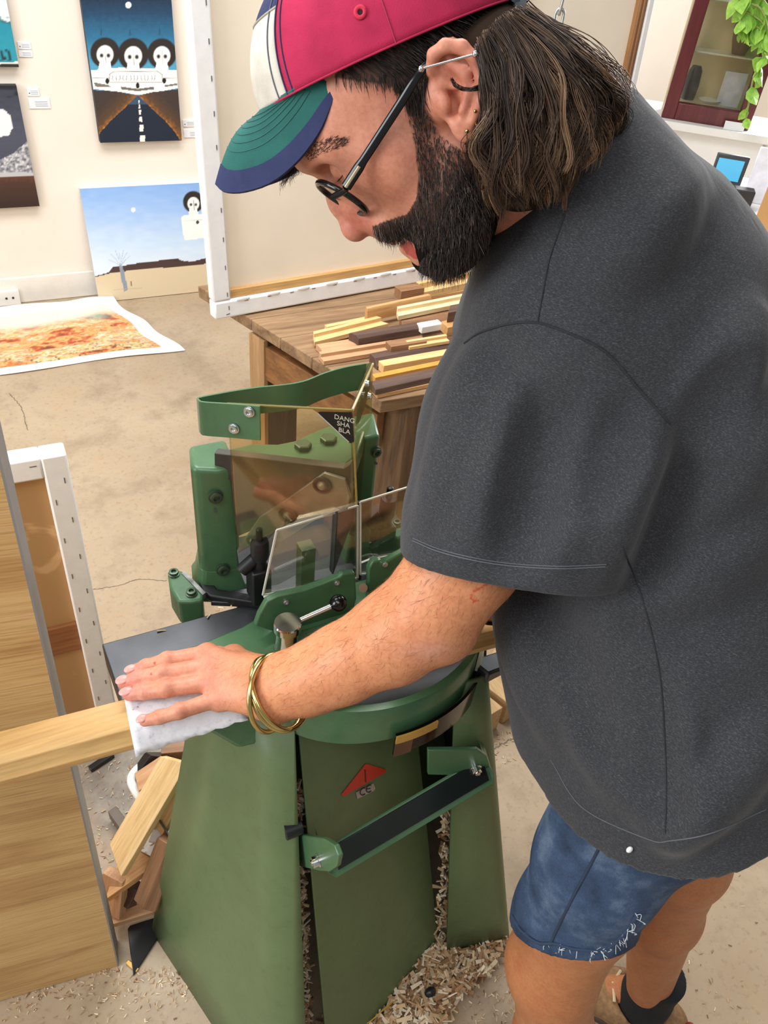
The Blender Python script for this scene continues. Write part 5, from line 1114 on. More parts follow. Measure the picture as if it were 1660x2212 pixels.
# ---------------------------------------------------------------- torso core, right arm and legs
LK, LA = pd(1196, 2098, 1.23), np.array([.50, .11, .10]); RA = pz(1398, 2150, .11)
def rest_field():
    f = Field(); f.chain([pd(1270, 470, .87), pd(1370, 700, .93), pd(1430, 1050, .93), pd(1430, 1450, .93), pd(1450, 1590, .95)], [.07, .13, .13, .12, .09], k=.04)
    f.chain([pd(1250, 740, .83), pd(1180, 930, .79)], [.05, .05], k=.03)
    # left leg
    f.chain([pd(1385, 1720, .98), pd(1265, 1940, 1.10), LK], [.066, .064, .057], k=.03); f.ell(LK+[0, .02, .0], (.05, .05, .055), k=.02); m = lerp(LK, LA, .35); f.chain([LK, m+[0, -.012, 0], LA], [.052, .056, .036], k=.03)
    f.cone(LA, LA+[-.02, .09, -.055], .03, .02, k=.02)
    # right leg stepping back
    rk = pd(1475, 1845, 1.25); f.chain([pd(1490, 1640, 1.06), rk, pd(1432, 1965, 1.44), RA], [.07, .060, .056, .036], k=.03); f.cone(RA, RA+[-.05, .065, -.06], .03, .02, k=.02)
    # right arm reaching forward behind the left one
    f.chain([pd(1290, 560, .98), pd(1290, 960, 1.06), pd(1180, 1190, 1.02), pd(1057, 1290, .97)], [.055, .046, .040, .027], k=.03); wr = pd(1057, 1290, .97)
    h = pd(985, 1310, 1.01); f.cone(wr, h, .027, .026, k=.02)
    for q in range(4): a = h+[-.012, .02-.018*q, .004]; f.chain([a, a+[-.045, .01, -.004], a+[-.07, .012, -.022]], [.0105, .0095, .008], k=.004)
    f.chain([h, h+[-.03, -.035, -.02], h+[-.06, -.04, -.03]], [.015, .011, .009], k=.008)
    return f
RF = rest_field(); RV, RQ = nets(RF, .006); RV = relax(RV, RQ, 1, .3)
def build_body():
    V = np.vstack([HV, AV, RV]); Q = np.vstack([HQ, AQ+len(HV), RQ+len(HV)+len(AV)]); rc = np.tile(SKIN_LEG, (len(RV), 1)); C = np.vstack([head_cols(HV), arm_cols(AV), rc])
    o = from_arrays('body', V, Q, SKIN, MAN, np.clip(C, 0, 1)); o['label'] = 'tanned skin of head, arms and legs'; return o
BODY = build_body()
# fingernails
NAIL = M('fingernail', '#df9c92', .28, var=.03)
def nails():
    for (x, y), ang, z, a, b in (((281, 1444), 168, .9135, .0075, .0050), ((263, 1468), 168, .9175, .0078, .0058), ((271, 1493), 172, .9165, .0080, .0054), ((305, 1552), 160, .9135, .0064, .0050)):
        c = pz(x, y, z); e = pz(x+20*math.cos(math.radians(ang)), y-20*math.sin(math.radians(ang))*-1, z)-c; e[2] = -.25*np.linalg.norm(e); e /= np.linalg.norm(e); n = np.array([0, -.15, 1.0]); s = np.cross(n, e); s /= np.linalg.norm(s); n = np.cross(e, s)
        m = MB(); rings = []
        for i in range(7):
            t = math.pi*(.05+.9*i/6); rings.append([c+e*(a*math.sin(t)*math.cos(q))+s*(b*math.sin(t)*math.sin(q))+n*(-.0018*math.cos(t)) for q in np.linspace(0, 2*math.pi, 16, endpoint=False)])
        m.loft(rings).build('fingernail', NAIL, BODY, sm=60)
nails()
# ---------------------------------------------------------------- T-shirt
def shirt_mat():
    t = NT('charcoal_marl'); v = t.coord((420, 420, 1500), (.5, .3, 0)); n = t.noise(v, 1.0, 4, .65); b = t.noise(t.coord(), 7, 4, .6); w = t.noise(t.coord((1500, 1500, 1500)), 1.0, 2)
    col = t.ramp(n, [(.30, tuple(lin('#2b2c2f'))), (.52, tuple(lin('#3a3b3e'))), (.74, tuple(lin('#5b5c5f')))])
    col = t.mix(.5, col, t.ramp(b, [(.3, tuple(lin('#c9c9d2'))), (.7, (1, 1, 1))]), 'MULTIPLY'); t.base(col); wr = t.noise(t.coord((9, 9, 4)), 1.0, 3, .55, .8); ad = t.n('ShaderNodeMath', operation='MULTIPLY_ADD'); ad.inputs[1].default_value = .05; t.l(w, ad.inputs[0]); t.l(wr, ad.inputs[2]); t.bump(ad.outputs[0], .5, .012); m = t.set(.88, 0, .2)
    t.b.inputs['Sheen Weight'].default_value = .12; return m
SHIRT_M = shirt_mat()
def rp(px, py, D, n): return cpx(px, py, D, 0, n)
COL_C = pd(1217, 396, .800); COL_E1 = pplane(1090, 560, COL_C, ray(1217, 396))-COL_C; COL_R1 = np.linalg.norm(COL_E1)*.96; COL_E1 /= np.linalg.norm(COL_E1); COL_E2 = -ray(1217, 396)+COL_E1*.0; COL_R2 = .070
def trace(f, x, y, lo=.45, hi=1.2):
    t = np.linspace(lo, hi, 300); d = f(CAM_O+ray(x, y)*t[:, None]); k = np.argmax(d < 0); return t[k] if d[k] < 0 else None
def folds(f, L, mode='u'):      # soft ridges or creases laid along the cloth surface
    for pix, r, amt in L:
        P = []
        for x, y in spline(pix, 7):
            t = trace(f, x, y)
            if t: P.append(CAM_O+ray(x, y)*(t+(r*(1-amt) if mode == 'u' else -r*(1-amt))))
        if len(P) > 2: f.chain(P, list(r*np.interp(np.linspace(0, 1, len(P)), [0, .3, .7, 1], [.75, 1, 1, .75])), k=.03, mode=mode)
def shirt_fields():
    f = Field()
    C = [(1270, 450, .85, 150), (1345, 545, .872, 205), (1402, 665, .885, 240), (1382, 815, .912, 295), (1432, 1050, .92, 345), (1432, 1400, .92, 338), (1430, 1690, .95, 272), (1440, 1860, .98, 262)]
    f.chain([pd(x, y, D) for x, y, D, _ in C], [rp(x, y, D, r)*.955 for x, y, D, r in C], k=.075)
    f.chain([pd(1150, 690, .87), pd(1190, 900, .90)], [rp(1150, 690, .87, 140), rp(1190, 900, .9, 175)], k=.06)       # chest
    f.cone(pd(1110, 600, .86), pd(1090, 720, .87), rp(1110, 600, .86, 60), rp(1090, 720, .87, 100), k=.05)
    f.chain([pd(1255, 500, .845), pd(1210, 690, .78), pd(1240, 800, .77)], [.062, .075, .083], k=.06); f.chain([pd(1340, 560, .845), pd(1400, 700, .835), pd(1410, 880, .825)], [.06, .08, .085], k=.07)                     # near shoulder
    # neckline: cloth rising to an oval collar
    n_ = np.cross(COL_E1, COL_E2); n_ = n_ if n_ @ (pd(1330, 545, .885)-COL_C) > 0 else -n_
    for q in np.linspace(0, 2*math.pi, 18, endpoint=False):
        rad = COL_E1*(COL_R1*math.cos(q))+COL_E2*(COL_R2*math.sin(q)); f.cone(COL_C+rad, COL_C+COL_E1*(COL_R1*(.80 if math.cos(q) > 0 else .62)*math.cos(q))+COL_E2*(COL_R2*(1.10 if math.sin(q) > 0 else 1.4)*math.sin(q))+n_*.075, .006, (.026 if math.cos(q) > -.3 else .022), k=.04)
    f.ell(COL_C-n_*.012, (COL_R1-.004, COL_R2-.004, .040), np.array([COL_E1, COL_E2, n_]), k=.004, mode='s')
    # front belly sag and back folds
    f.chain([pd(1165, 1330, .90), pd(1185, 1560, .93)], [rp(1165, 1330, .9, 80), rp(1185, 1560, .93, 46)], k=.07)
    folds(f, [([(1452, 925), (1400, 1060), (1345, 1200), (1320, 1330)], .020, .45), ([(1600, 700), (1540, 830), (1475, 960)], .022, .35), ([(1650, 900), (1560, 1040), (1440, 1170)], .020, .35), ([(1650, 1130), (1520, 1230), (1400, 1290)], .018, .3), ([(1230, 1400), (1300, 1580), (1400, 1720)], .020, .35), ([(1430, 1500), (1445, 1640), (1445, 1790)], .016, .4), ([(1650, 1560), (1560, 1680), (1460, 1790)], .018, .35), ([(1120, 1290), (1150, 1420), (1200, 1560)], .020, .3)])
    folds(f, [([(1500, 930), (1430, 1080), (1375, 1240)], .018, .3), ([(1620, 820), (1540, 930)], .016, .3), ([(1420, 1480), (1425, 1650), (1425, 1780)], .012, .35), ([(1180, 1330), (1240, 1500), (1330, 1690)], .016, .3)], 's')
    # hem
    h = [pd(1180, 1575, .95), pd(1420, 1838, .86), pd(1690, 1700, .93)]; n = np.cross(h[1]-h[0], h[2]-h[0]); n /= np.linalg.norm(n); n = n if n[2] < 0 else -n
    f.cut(h[1], n, .003)
    return f, h, n
def sleeve_field():
    f = Field()
    P = [(1262, 770, .755, 175), (1225, 870, .755, 205), (1165, 1030, .752, 208), (1105, 1195, .752, 203), (1070, 1300, .752, 203)]
    c0 = [pd(x, y, D) for x, y, D, _ in P]
    # flattened cones: several parallel cones side by side across the sleeve
    for o in (-.55, -.2, .2, .55):
        f.chain([pd(x+r*o*.93, y+r*o*.30, D+.010*abs(o)) for x, y, D, r in P], [rp(x, y, D, r)*.52 for x, y, D, r in P], k=.05)
    f.chain([pd(1110, 735, .80), pd(1050, 900, .80), pd(985, 1080, .79)], [.055, .052, .042], k=.05)
    f.chain([pd(1330, 800, .765), pd(1412, 900, .775)], [.042, .026], k=.05)
    folds(f, [([(1130, 860), (1080, 1000), (1020, 1180)], .018, .3), ([(1290, 900), (1250, 1040), (1200, 1200)], .018, .35), ([(1400, 920), (1340, 1060), (1290, 1220)], .014, .35), ([(1040, 790), (1000, 930), (950, 1100)], .016, .3)]); folds(f, [([(1210, 850), (1170, 1010), (1120, 1180)], .016, .3), ([(1350, 900), (1290, 1060)], .014, .25)], 's')
    h = [pd(885, 1190, .775), pd(1080, 1262, .70), pd(1305, 1262, .76)]; n = np.cross(h[1]-h[0], h[2]-h[0]); n /= np.linalg.norm(n); n = n if n[2] < 0 else -n
    f.cut(lerp(h[0], h[2], .5)*.5+h[1]*.5, n, .003); return f, n
def build_shirt():
    f, h, n = shirt_fields(); g, ns = sleeve_field()
    def u(P):
        a, b = f(P), g(P); k = .007; q = np.maximum(k-np.abs(a-b), 0)/k; return np.minimum(a, b)-q*q*k*.25
    lo, hi = f.bounds(); lo2, hi2 = g.bounds(); V, Q = nets(u, .0046, np.minimum(lo, lo2), np.maximum(hi, hi2)); V = relax(V, Q, 4, .5); o = from_arrays('t_shirt', V, Q, SHIRT_M, MAN); o['label'] = 'loose charcoal marl T-shirt'
    t = bvh(V, Q); SEAM = M('seam_shade', '#26272b', .9); ST = M('stitch', '#55575c', .8)  # SEAM: dark colour paints the shadow line along the real seams
    def seam(pix, r, m, n=60, off=.0004, name='seam'):
        P = drape(t, pix, n, off)
        if len(P) > 3: MB().tube(P, r, 6).build(name, m, o, sm=60)
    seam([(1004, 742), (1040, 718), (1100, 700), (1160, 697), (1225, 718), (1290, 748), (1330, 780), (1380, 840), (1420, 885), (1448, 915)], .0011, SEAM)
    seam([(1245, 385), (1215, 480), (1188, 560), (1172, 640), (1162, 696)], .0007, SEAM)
    seam([(892, 1168), (960, 1195), (1080, 1220), (1200, 1228), (1308, 1224)], .0006, ST, name='stitching'); seam([(893, 1163), (962, 1190), (1082, 1215), (1202, 1223), (1310, 1219)], .0005, ST, name='stitching')
    seam([(1190, 1640), (1260, 1745), (1400, 1812), (1450, 1816), (1540, 1798), (1655, 1748)], .0006, ST, name='stitching')
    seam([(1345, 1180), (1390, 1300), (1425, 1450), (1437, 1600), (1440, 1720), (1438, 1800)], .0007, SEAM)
    # ribbed collar round the neck opening
    MB().tube([COL_C+COL_E1*(COL_R1*1.02*math.cos(q))+COL_E2*(COL_R2*1.02*math.sin(q)) for q in np.linspace(0, 2*math.pi, 60, endpoint=False)], .0085, 8, closed=True, flat=.45).build('collar', SHIRT_M, o, sm=60)
    # white heart-shaped tag near the hem
    c = drape(t, [(1362, 1833), (1366, 1834)], 2, .002)
    if c: MB().sphere(c[0], (.0035, .0025, .004), 6).build('heart_tag', M('white_tag', '#f2f2f2', .5), o, sm=60)
    return o, t
SHIRT, SHIRT_T = build_shirt()
# ---------------------------------------------------------------- denim shorts
def denim():
    t = NT('denim'); v = t.coord(); n = t.noise(v, 14, 5, .6); w = t.noise(t.coord((900, 900, 300)), 1, 3); col = t.ramp(n, [(.3, tuple(lin('#2a374c'))), (.5, tuple(lin('#3f516c'))), (.72, tuple(lin('#72849a')))])
    col = t.mix(.5, col, t.ramp(w, [(.3, (.45, .47, .52)), (.65, (1, 1, 1))]), 'MULTIPLY'); t.base(col); t.bump(w, .3, .0005); return t.set(.85, 0, .2)
DENIM = denim()
def build_shorts():
    f = Field(); hip = pd(1460, 1610, .95); f.cone(hip, pd(1450, 1680, .99), .12, .10, k=.04)
    L = [(1410, 1630, .95, 150), (1368, 1730, .965, 165), (1295, 1860, 1.03, 142), (1240, 1985, 1.12, 130), (1212, 2060, 1.17, 128)]
    f.chain([pd(x, y, D) for x, y, D, _ in L], [rp(x, y, D, r)*.93 for x, y, D, r in L], k=.04)
    hl = [pd(1108, 1985, 1.14), pd(1240, 2058, 1.07), pd(1378, 1975, 1.16)]; n = np.cross(hl[1]-hl[0], hl[2]-hl[0]); n /= np.linalg.norm(n); n = n if n[2] < 0 else -n; f.cut(hl[1], n, .002)
    V, Q = nets(f, .005); V = relax(V, Q, 1, .4); o = from_arrays('denim_shorts', V, Q, DENIM, MAN); o['label'] = 'cut-off blue denim shorts with frayed hem'
    g = Field(); g.chain([pd(1500, 1650, 1.07), pd(1482, 1790, 1.20)], [.10, .085], k=.03); g.cut(pd(1480, 1700, 1.15), (0.05, .0, -1), .003); V2, Q2 = nets(g, .006); from_arrays('short_leg', V2, Q2, DENIM, o)
    t = bvh(V, Q); P = drape(t, [(1296, 1830), (1275, 1870), (1240, 1935), (1205, 2005), (1192, 2035)], 30, .0005)
    if len(P) > 3: MB().tube(P, .0016, 6).build('seam', M('denim_seam', '#243349', .8), o, sm=60)
    P = drape(t, [(1108, 1978), (1130, 2012), (1165, 2036), (1200, 2038), (1250, 2050), (1310, 2048), (1355, 2008), (1376, 1975)], 60, .0005)
    if len(P) > 3: MB().tube(P, .0022, 6).build('frayed_hem', M('hem_roll', '#2c3c55', .9), o, sm=60)
    rnd = random.Random(6); pts = drape(t, [(1190, 2036), (1250, 2050), (1310, 2048), (1355, 2008), (1376, 1975)], 60, .001); S = []
    for _ in range(60):
        p = np.array(rnd.choice(pts)) if pts else hl[1]; d = np.array([rnd.uniform(-.5, .5), rnd.uniform(-.5, .2), rnd.uniform(-1, .4)]); L_ = rnd.uniform(.006, .022); k = np.array([rnd.uniform(-1, 1), rnd.uniform(-1, 1), rnd.uniform(-1, 1)])*.006
        S.append([p+d*L_*s+k*math.sin(3*s) for s in np.linspace(0, 1, 7)])
    q = strands('loose_thread', np.array(S), .0004, .0003, np.tile(lin('#dfe6ea'), (60, 1)), MATTR('thread', .8), o)
    return o
build_shorts()
# ---------------------------------------------------------------- socks and shoes
def feet():
    SOCK = M('black_sock', '#17171a', .9, var=.1, scale=300); SHOE = M('tan_suede', '#8d6b48', .85, var=.12, scale=120); RED = M('red_lining', '#8f2a2c', .6); SOLE = M('dark_sole', '#4b3a2e', .7)
    for A0, d in ((RA, np.array([-.62, .76, 0])), (LA, np.array([-.25, .97, 0]))):
        up = np.array([0, 0, 1.0]); f = Field(); f.chain([A0+[.004, 0, .085], A0+[0, 0, 0], A0+[0, 0, -.05]], [.0415, .042, .046], k=.02); f.cut(A0+[0, 0, .088], (0, 0, 1), .004); V, Q = nets(f, .004); from_arrays('sock', V, Q, SOCK, MAN)
        c = np.array([A0[0], A0[1], 0]); f = Field(); f.chain([c-d*.055+up*.045, c+d*.02+up*.055, c+d*.10+up*.042, c+d*.165+up*.034], [.042, .046, .042, .034], k=.03); f.cut(c+up*.018, -up, .003); f.cut(c+up*.085, up, .004)
        f.chain([A0+[0, 0, .0], A0+[0, 0, -.02]], [.048, .048], k=.006, mode='s'); V, Q = nets(f, .004); sh = from_arrays('shoe', V, Q, SHOE, MAN)
        m = MB(); s = np.array([-d[1], d[0], 0]); ring = [c+d*(.057*math.cos(a)+.05+.06*math.cos(a))+s*(.043*math.sin(a)) for a in np.linspace(0, 2*math.pi, 28, endpoint=False)]
        m.loft([[p+up*.001 for p in ring], [p+up*.018 for p in ring]]).build('sole', SOLE, sh, bevel=.003)
        b = c-d*.092+up*.072; MB().sphere(b, (.008, .008, .016), 8).build('pull_tab', RED, sh, sm=60)
        MB().tube([c+d*.05+s*.03+up*.09, c+d*.06+up*.094, c+d*.05-s*.03+up*.09], .003, 6).build('lace', M('lace', '#c9b590', .8), sh, sm=60)
feet()
# ---------------------------------------------------------------- cap
CAPU = np.cross(hdir(-.92, .39), HL); CAPU = CAPU if CAPU @ hdir(-.39, -.92) > 0 else -CAPU
CAPF = hdir(-.92, .39); CAPC = hp(837, 129)
def cloth(name, c): return M(name, c, .85, var=.06, scale=40, bump=.25, bscale=900, spec=.2)
CREAM, NAVY, CRIM, TEAL = cloth('cream_twill', '#d0cabe'), cloth('navy_twill', '#343a5e'), cloth('crimson_twill', '#b42c50'), cloth('teal_twill', '#2c645e')
def build_cap():
    a, b, H = np.linalg.norm(hp(564, 243)-CAPC), .0865, .0985
    cap = MB(); first = None
    def pt(phi, h, k=1.0): s = math.sqrt(max(1-h**2.15, 0)); r = (a if math.cos(phi) > 0 else a*1.0)*k; return CAPC+CAPF*(r*s*math.cos(phi))+HL*(b*k*s*math.sin(phi))+CAPU*(H*k*h)
    def panel(name, p0, p1, h0, h1, m, parent):
        rows = [[pt(math.radians(p0+(p1-p0)*i/24), h) for i in range(25)] for h in np.linspace(h0, h1, 18)]
        o = MB().loft(rows, closed=False).build(name, m, parent, sm=60); s = o.modifiers.new('s', 'SOLIDIFY'); s.thickness = .0025; s.offset = -1; return o
    root = panel('cap', 46, 145, 0, .995, CRIM, MAN); root['label'] = 'six-panel cap in crimson, cream, navy and teal'
    panel('front_panel', -46, 46, 0, .60, CREAM, root); panel('front_crown', -46, 46, .60, .995, NAVY, root); panel('back_panel', 145, 215, 0.02, .995, NAVY, root); panel('far_panel', 215, 314, 0, .995, TEAL, root)
    for ph, k in ((46, '#2e3358'), (49.5, '#2e3358'), (40, '#5f6270'), (145, '#8f2345'), (95, '#a82a4e')):
        MB().tube([pt(math.radians(ph), h, 1.004) for h in np.linspace(.01, .97, 30)], .0006, 5).build('stitch_line', M('cap_thread', k, .8), root)
    MB().tube([pt(math.radians(p), .60, 1.004) for p in np.linspace(-46, 46, 30)], .0008, 5).build('stitch_line', M('cap_thread2', '#b9b2a4', .8), root)
    MB().tube([pt(math.radians(p), .004, 1.002) for p in np.linspace(-150, 150, 80)], .0008, 6).build('rim_binding', CRIM, root, sm=60)
    # eyelet
    T = bvh(*[np.array(q) for q in ([pt(math.radians(46+99*i/40), .02+.95*j/40) for j in range(41) for i in range(41)], [(j*41+i, j*41+i+1, (j+1)*41+i+1, (j+1)*41+i) for j in range(40) for i in range(40)])])
    for x, y in ((779, 27), (905, -28)):
        h = T.ray_cast(Vector(CAM_O), Vector(ray(x, y)))
        if h[0] is not None:
            n = np.array(h[1]); n = n if n @ (CAM_O-np.array(h[0])) > 0 else -n; p = np.array(h[0]); u = np.cross(n, HL); u /= np.linalg.norm(u); w = np.cross(n, u)
            MB().tube([p+n*.0006+(u*math.cos(t)+w*math.sin(t))*.0034 for t in np.linspace(0, 2*math.pi, 20, endpoint=False)], .0016, 8, closed=True).build('eyelet', cloth('eyelet_thread', '#d23b55'), root, sm=60); MB().lathe([(.0018, 0), (.0018, .0005)], p+n*.0003, n, 12).build('eyelet_hole', M('eyelet_dark', '#2a1018', .9), root)
    # brim: outer edge drawn on the near side, mirrored
    e = [hp(730, 186, .066), hp(716, 230, .067), hp(690, 288, .063), hp(645, 348, .053), hp(590, 393, .038), hp(530, 414, .022), hp(488, 414, .009), hp(470, 400, .0)]
    e = spline(e, 25); edge = np.vstack([e, [mir(p) for p in e[::-1][1:]]]); n = len(edge); rows = []
    root_c = [pt(t, .012, 1.0) for t in np.linspace(math.radians(50), math.radians(-50), n)]
    for k in range(12):
        s = k/11; rows.append([lerp(r, q, s)+CAPU*(.010*math.sin(math.pi*s)*(1-abs(2*i/(n-1)-1)**2*.3)) for i, (r, q) in enumerate(zip(root_c, edge))])
    br = MB().loft(rows, closed=False).build('brim', TEAL, root, sm=60); so = br.modifiers.new('s', 'SOLIDIFY'); so.thickness = .0035; so.offset = 0
    # navy binding band along the outer edge and stitch rows
    R_ = np.array(rows); du, dv = np.gradient(R_, axis=0), np.gradient(R_, axis=1); NN = np.cross(du, dv); NN /= np.maximum(np.linalg.norm(NN, axis=2, keepdims=True), 1e-9)
    if NN[5, n//2] @ CAPU < 0: NN = -NN
    def at(s, i, off=0.0):
        k = s*11; a_ = int(min(k, 10)); w_ = k-a_; nv = lerp(NN[a_, i], NN[a_+1, i], w_); return lerp(R_[a_, i], R_[a_+1, i], w_)+nv*off
    bw = lambda i: .80+.17*abs(2*i/(n-1)-1)**6
    band = [[at(bw(i)+(1-bw(i))*q, i, .0024) for i in range(n)] for q in (0, .35, .7, 1.0)]+[[at(1.0, i, 0)+(R_[11, i]-R_[10, i])*.12 for i in range(n)]]+[[at(bw(i)+(1-bw(i))*q, i, -.0024) for i in range(n)] for q in (1.0, .5, 0)]
    MB().loft(band, closed=False).build('brim_binding', NAVY, br, sm=60)
    for s in (.12, .22, .32, .42, .52, .62): MB().tube([at(s, i, .0019) for i in range(3, n-3)], .0005, 5).build('brim_stitch', M('brim_thread', '#255f5a', .8), br)
    # strap at the back
    MB().tube([pt(math.radians(p), .04, 1.012) for p in np.linspace(150, 210, 16)], .008, 8, flat=.2).build('back_strap', M('dark_strap', '#3d4450', .6), root, sm=60)
    q = pt(math.radians(158), .03, 1.02); MB().box(q, (.012, .012, .02)).build('strap_buckle', M('buckle', '#9aa0a6', .3, .8), root, bevel=.001)
    return root
build_cap()
# ---------------------------------------------------------------- beard, hair, brows
def rand_cols(n, cs, seed, lo=.8, hi=1.2):
    rg = np.random.default_rng(seed); a = np.array([lin(c) for c in cs]); return np.clip(a[rg.integers(len(a), size=n)]*rg.uniform(lo, hi, (n, 1)), 0, 1)
HAIRB = MATTR('hair_underlayer', .95, spec=.05)
def beard_field():
    f = Field(); both(f, [hp(1015, 365, .046), hp(1000, 440, .044), hp(960, 520, .026)], [.015, .020, .024], k=.02); f.chain([hp(935, 545), hp(960, 548)], [.020, .016], k=.02); f.ell(hp(985, 490), (.032, .036, .034), HAX, k=.03)
    f.cone(hp(1000, 440, .03), hp(1000, 440, -.03), .03, k=.02)
    both(f, [hp(855, 490, .004), hp(886, 488, .024), hp(922, 490, .034)], [.0085, .0085, .010], k=.01); f.chain([hp(836, 492, .006), hp(836, 492, -.006)], [.0070, .0070], k=.008)
    f.ell(hp(886, 526), (.012, .016, .012), HAX, k=.006, mode='s'); f.ell(hp(868, 520), (.010, .02, .006), HAX, k=.004, mode='s'); return f
def build_beard():
    f = beard_field(); V, Q = nets(f, .0026); V = relax(V, Q, 2, .5); C = np.tile(lin('#15110f'), (len(V), 1)); o = from_arrays('beard', V, Q, HAIRB, BODY, C); o['label'] = 'full dark brown beard'
    P, N = sample(np.vstack([HV, V]), np.vstack([HQ, Q+len(HV)]), 140000, 3); X, Y, y = hx(P); m = pmask(X, Y, BEARD) & (np.abs(y) < .078) & (y > -.06)
    mouth = pmask(X, Y, [(893, 506), (868, 512), (864, 530), (880, 548), (902, 556), (922, 530), (915, 510)]) & (np.abs(y) < .03); m &= ~mouth
    rg = np.random.default_rng(4); keep = rg.random(len(P)) < np.clip(.7+(Y-260)/260, .7, 1); m &= keep; P, N, X, Y, y = P[m][:24000], N[m][:24000], X[m][:24000], Y[m][:24000], y[m][:24000]; n = len(P)
    dn = np.where(((X < 900) & (Y < 505))[:, None], hdir(.35, .94), hdir(.10, .99)); dn = np.where((Y > 500)[:, None] & (X > 900)[:, None], hdir(-.05, 1.0), dn); dn = dn+rg.normal(0, .22, (n, 3)); L = np.where(Y > 480, rg.uniform(.004, .0105, n), np.where(Y > 350, rg.uniform(.005, .010, n), rg.uniform(.0035, .007, n)))*np.where((X < 880) & (Y < 510), .75, 1)
    s = np.linspace(0, 1, 5)[None, :, None]; S = P[:, None]+N[:, None]*.0004+(dn[:, None]*s+N[:, None]*(.55*s-.35*s*s))*L[:, None, None]
    cols = rand_cols(n, ['#33261f', '#1f1814', '#4a382e', '#17120f'], 5); g = rg.random(n) < .03; cols[g] = lin('#8a7a70'); strands('beard_hair', S, .00022, .00006, cols, HAIRM, o, .3)['kind'] = 'stuff'
    return o
build_beard()
def hair_field():
    f = Field()
    f.chain([hp(1060, 110, .0), hp(1140, 170, 0), hp(1205, 255, 0), hp(1225, 310, 0)], [.036, .038, .036, .030], k=.03)
    both(f, [hp(1048, 115, .052), hp(1095, 190, .056), hp(1110, 300, .050), hp(1100, 400, .046)], [.022, .030, .030, .016], k=.03)
    both(f, [hp(1095, 112, .036), hp(1165, 195, .042), hp(1180, 290, .038), hp(1150, 395, .04)], [.022, .028, .028, .016], k=.03)
    both(f, [hp(1040, 120, .070), hp(1052, 230, .070), hp(1058, 330, .064)], [.010, .014, .012], k=.02); return f
def build_hair():
    f = hair_field(); V, Q = nets(f, .0035); V = relax(V, Q, 1, .5); o = from_arrays('hair', V, Q, HAIRB, BODY, np.tile(lin('#2b2019'), (len(V), 1))); o['label'] = 'shoulder-length wavy brown hair below the cap'
    T = bvh(np.vstack([V, HV]), np.vstack([Q, HQ+len(V)])); rg = np.random.default_rng(8)
    G = np.array([[(1030, 108), (1050, 180), (1046, 270), (1040, 350), (1062, 440)], [(1052, 75), (1085, 165), (1082, 270), (1072, 370), (1100, 458)], [(1085, 45), (1145, 145), (1160, 260), (1140, 365), (1150, 462)], [(1112, 28), (1205, 120), (1255, 220), (1248, 320), (1208, 412)], [(1128, 30), (1235, 115), (1298, 200), (1305, 270), (1272, 345)], [(1140, 22), (1242, 98), (1312, 172), (1326, 240), (1296, 318)]], float)
    NC = 300; K = 22; S, C, RR = [], [], []
    for c in range(NC):
        u = min(rg.uniform(0, 4.9), 4.6); i = int(u); w = u-i; g = G[i]*(1-w)+G[i+1]*w; g = g+rg.normal(0, 7, g.shape)*np.linspace(.3, 1.6, 5)[:, None]; end = rg.uniform(.72, 1.0); line = spline(g, 60); line = line[:int(60*end)]; line = np.stack([np.interp(np.linspace(0, 1, K), np.linspace(0, 1, len(line)), line[:, q]) for q in (0, 1)], 1)
        amp, fr, ph = rg.uniform(6, 22), rg.uniform(1.0, 2.6), rg.uniform(0, 6.28); t = np.linspace(0, 1, K); line[:, 0] += amp*np.sin(fr*6.28*t+ph)*(t+.15); lift = rg.uniform(.001, .010)+(.012 if rg.random() < .15 else 0); far = rg.random() < .22
        base = []; last = .05
        for x, y in line:
            h = T.ray_cast(Vector(CAM_O), Vector(ray(x, y)))
            if h[0] is not None and (np.array(h[0])-HC) @ HL > -.02: last = .8*last+.2*((np.array(h[0])-HC) @ HL+lift) if base else (np.array(h[0])-HC) @ HL+lift; last = max(last, (np.array(h[0])-HC) @ HL+lift*.5)
            else: last *= .9
            base.append(hp(x, y, last))
        base = np.array(base); cc = rand_cols(1, ['#3d2e25', '#5c4737', '#2c211b', '#80664e', '#4a392d', '#33261f'], 100+c, .85, 1.3)[0]; tip = np.clip(cc*rg.uniform(1.1, 1.9), 0, 1); nst = rg.integers(16, 34); spr = rg.uniform(.002, .006)
        for k in range(nst):
            o1 = rg.normal(0, 1, 3); o1 = o1/np.linalg.norm(o1)*spr*math.sqrt(rg.random()); fr2 = np.linspace(.6, 1.15, K)[:, None]; wob = np.sin(np.linspace(0, rg.uniform(4, 11), K)+rg.uniform(0, 6))[:, None]*rg.normal(0, .0009, 3); P = base+o1*fr2+wob
            S.append(P); C.append(cc*(1-t[:, None]**1.3)+tip*t[:, None]**1.3)
    # flyaways and loose curls at the back
    for k in range(260):
        u = rg.uniform(2.8, 5)*.999; i = int(u); w = u-i; g = (G[i]*(1-w)+G[i+1]*w)[:4].copy(); g += rg.normal(0, 10, g.shape); g[1:] += np.array([rg.uniform(0, 50), rg.uniform(-35, 15)])*np.linspace(.4, 1.3, 3)[:, None]; line = spline(g, K); yy = rg.uniform(-.05, .05); t = np.linspace(0, 1, K); line[:, 0] += rg.uniform(2, 9)*np.sin(t*rg.uniform(5, 10)+rg.uniform(0, 6))*t; line[:, 1] += rg.uniform(2, 9)*np.cos(t*rg.uniform(5, 10)+rg.uniform(0, 6))*t
        S.append(np.array([hp(x, y, yy) for x, y in line])); C.append(np.tile(lin('#6a5240')*rg.uniform(.7, 1.3), (K, 1)))
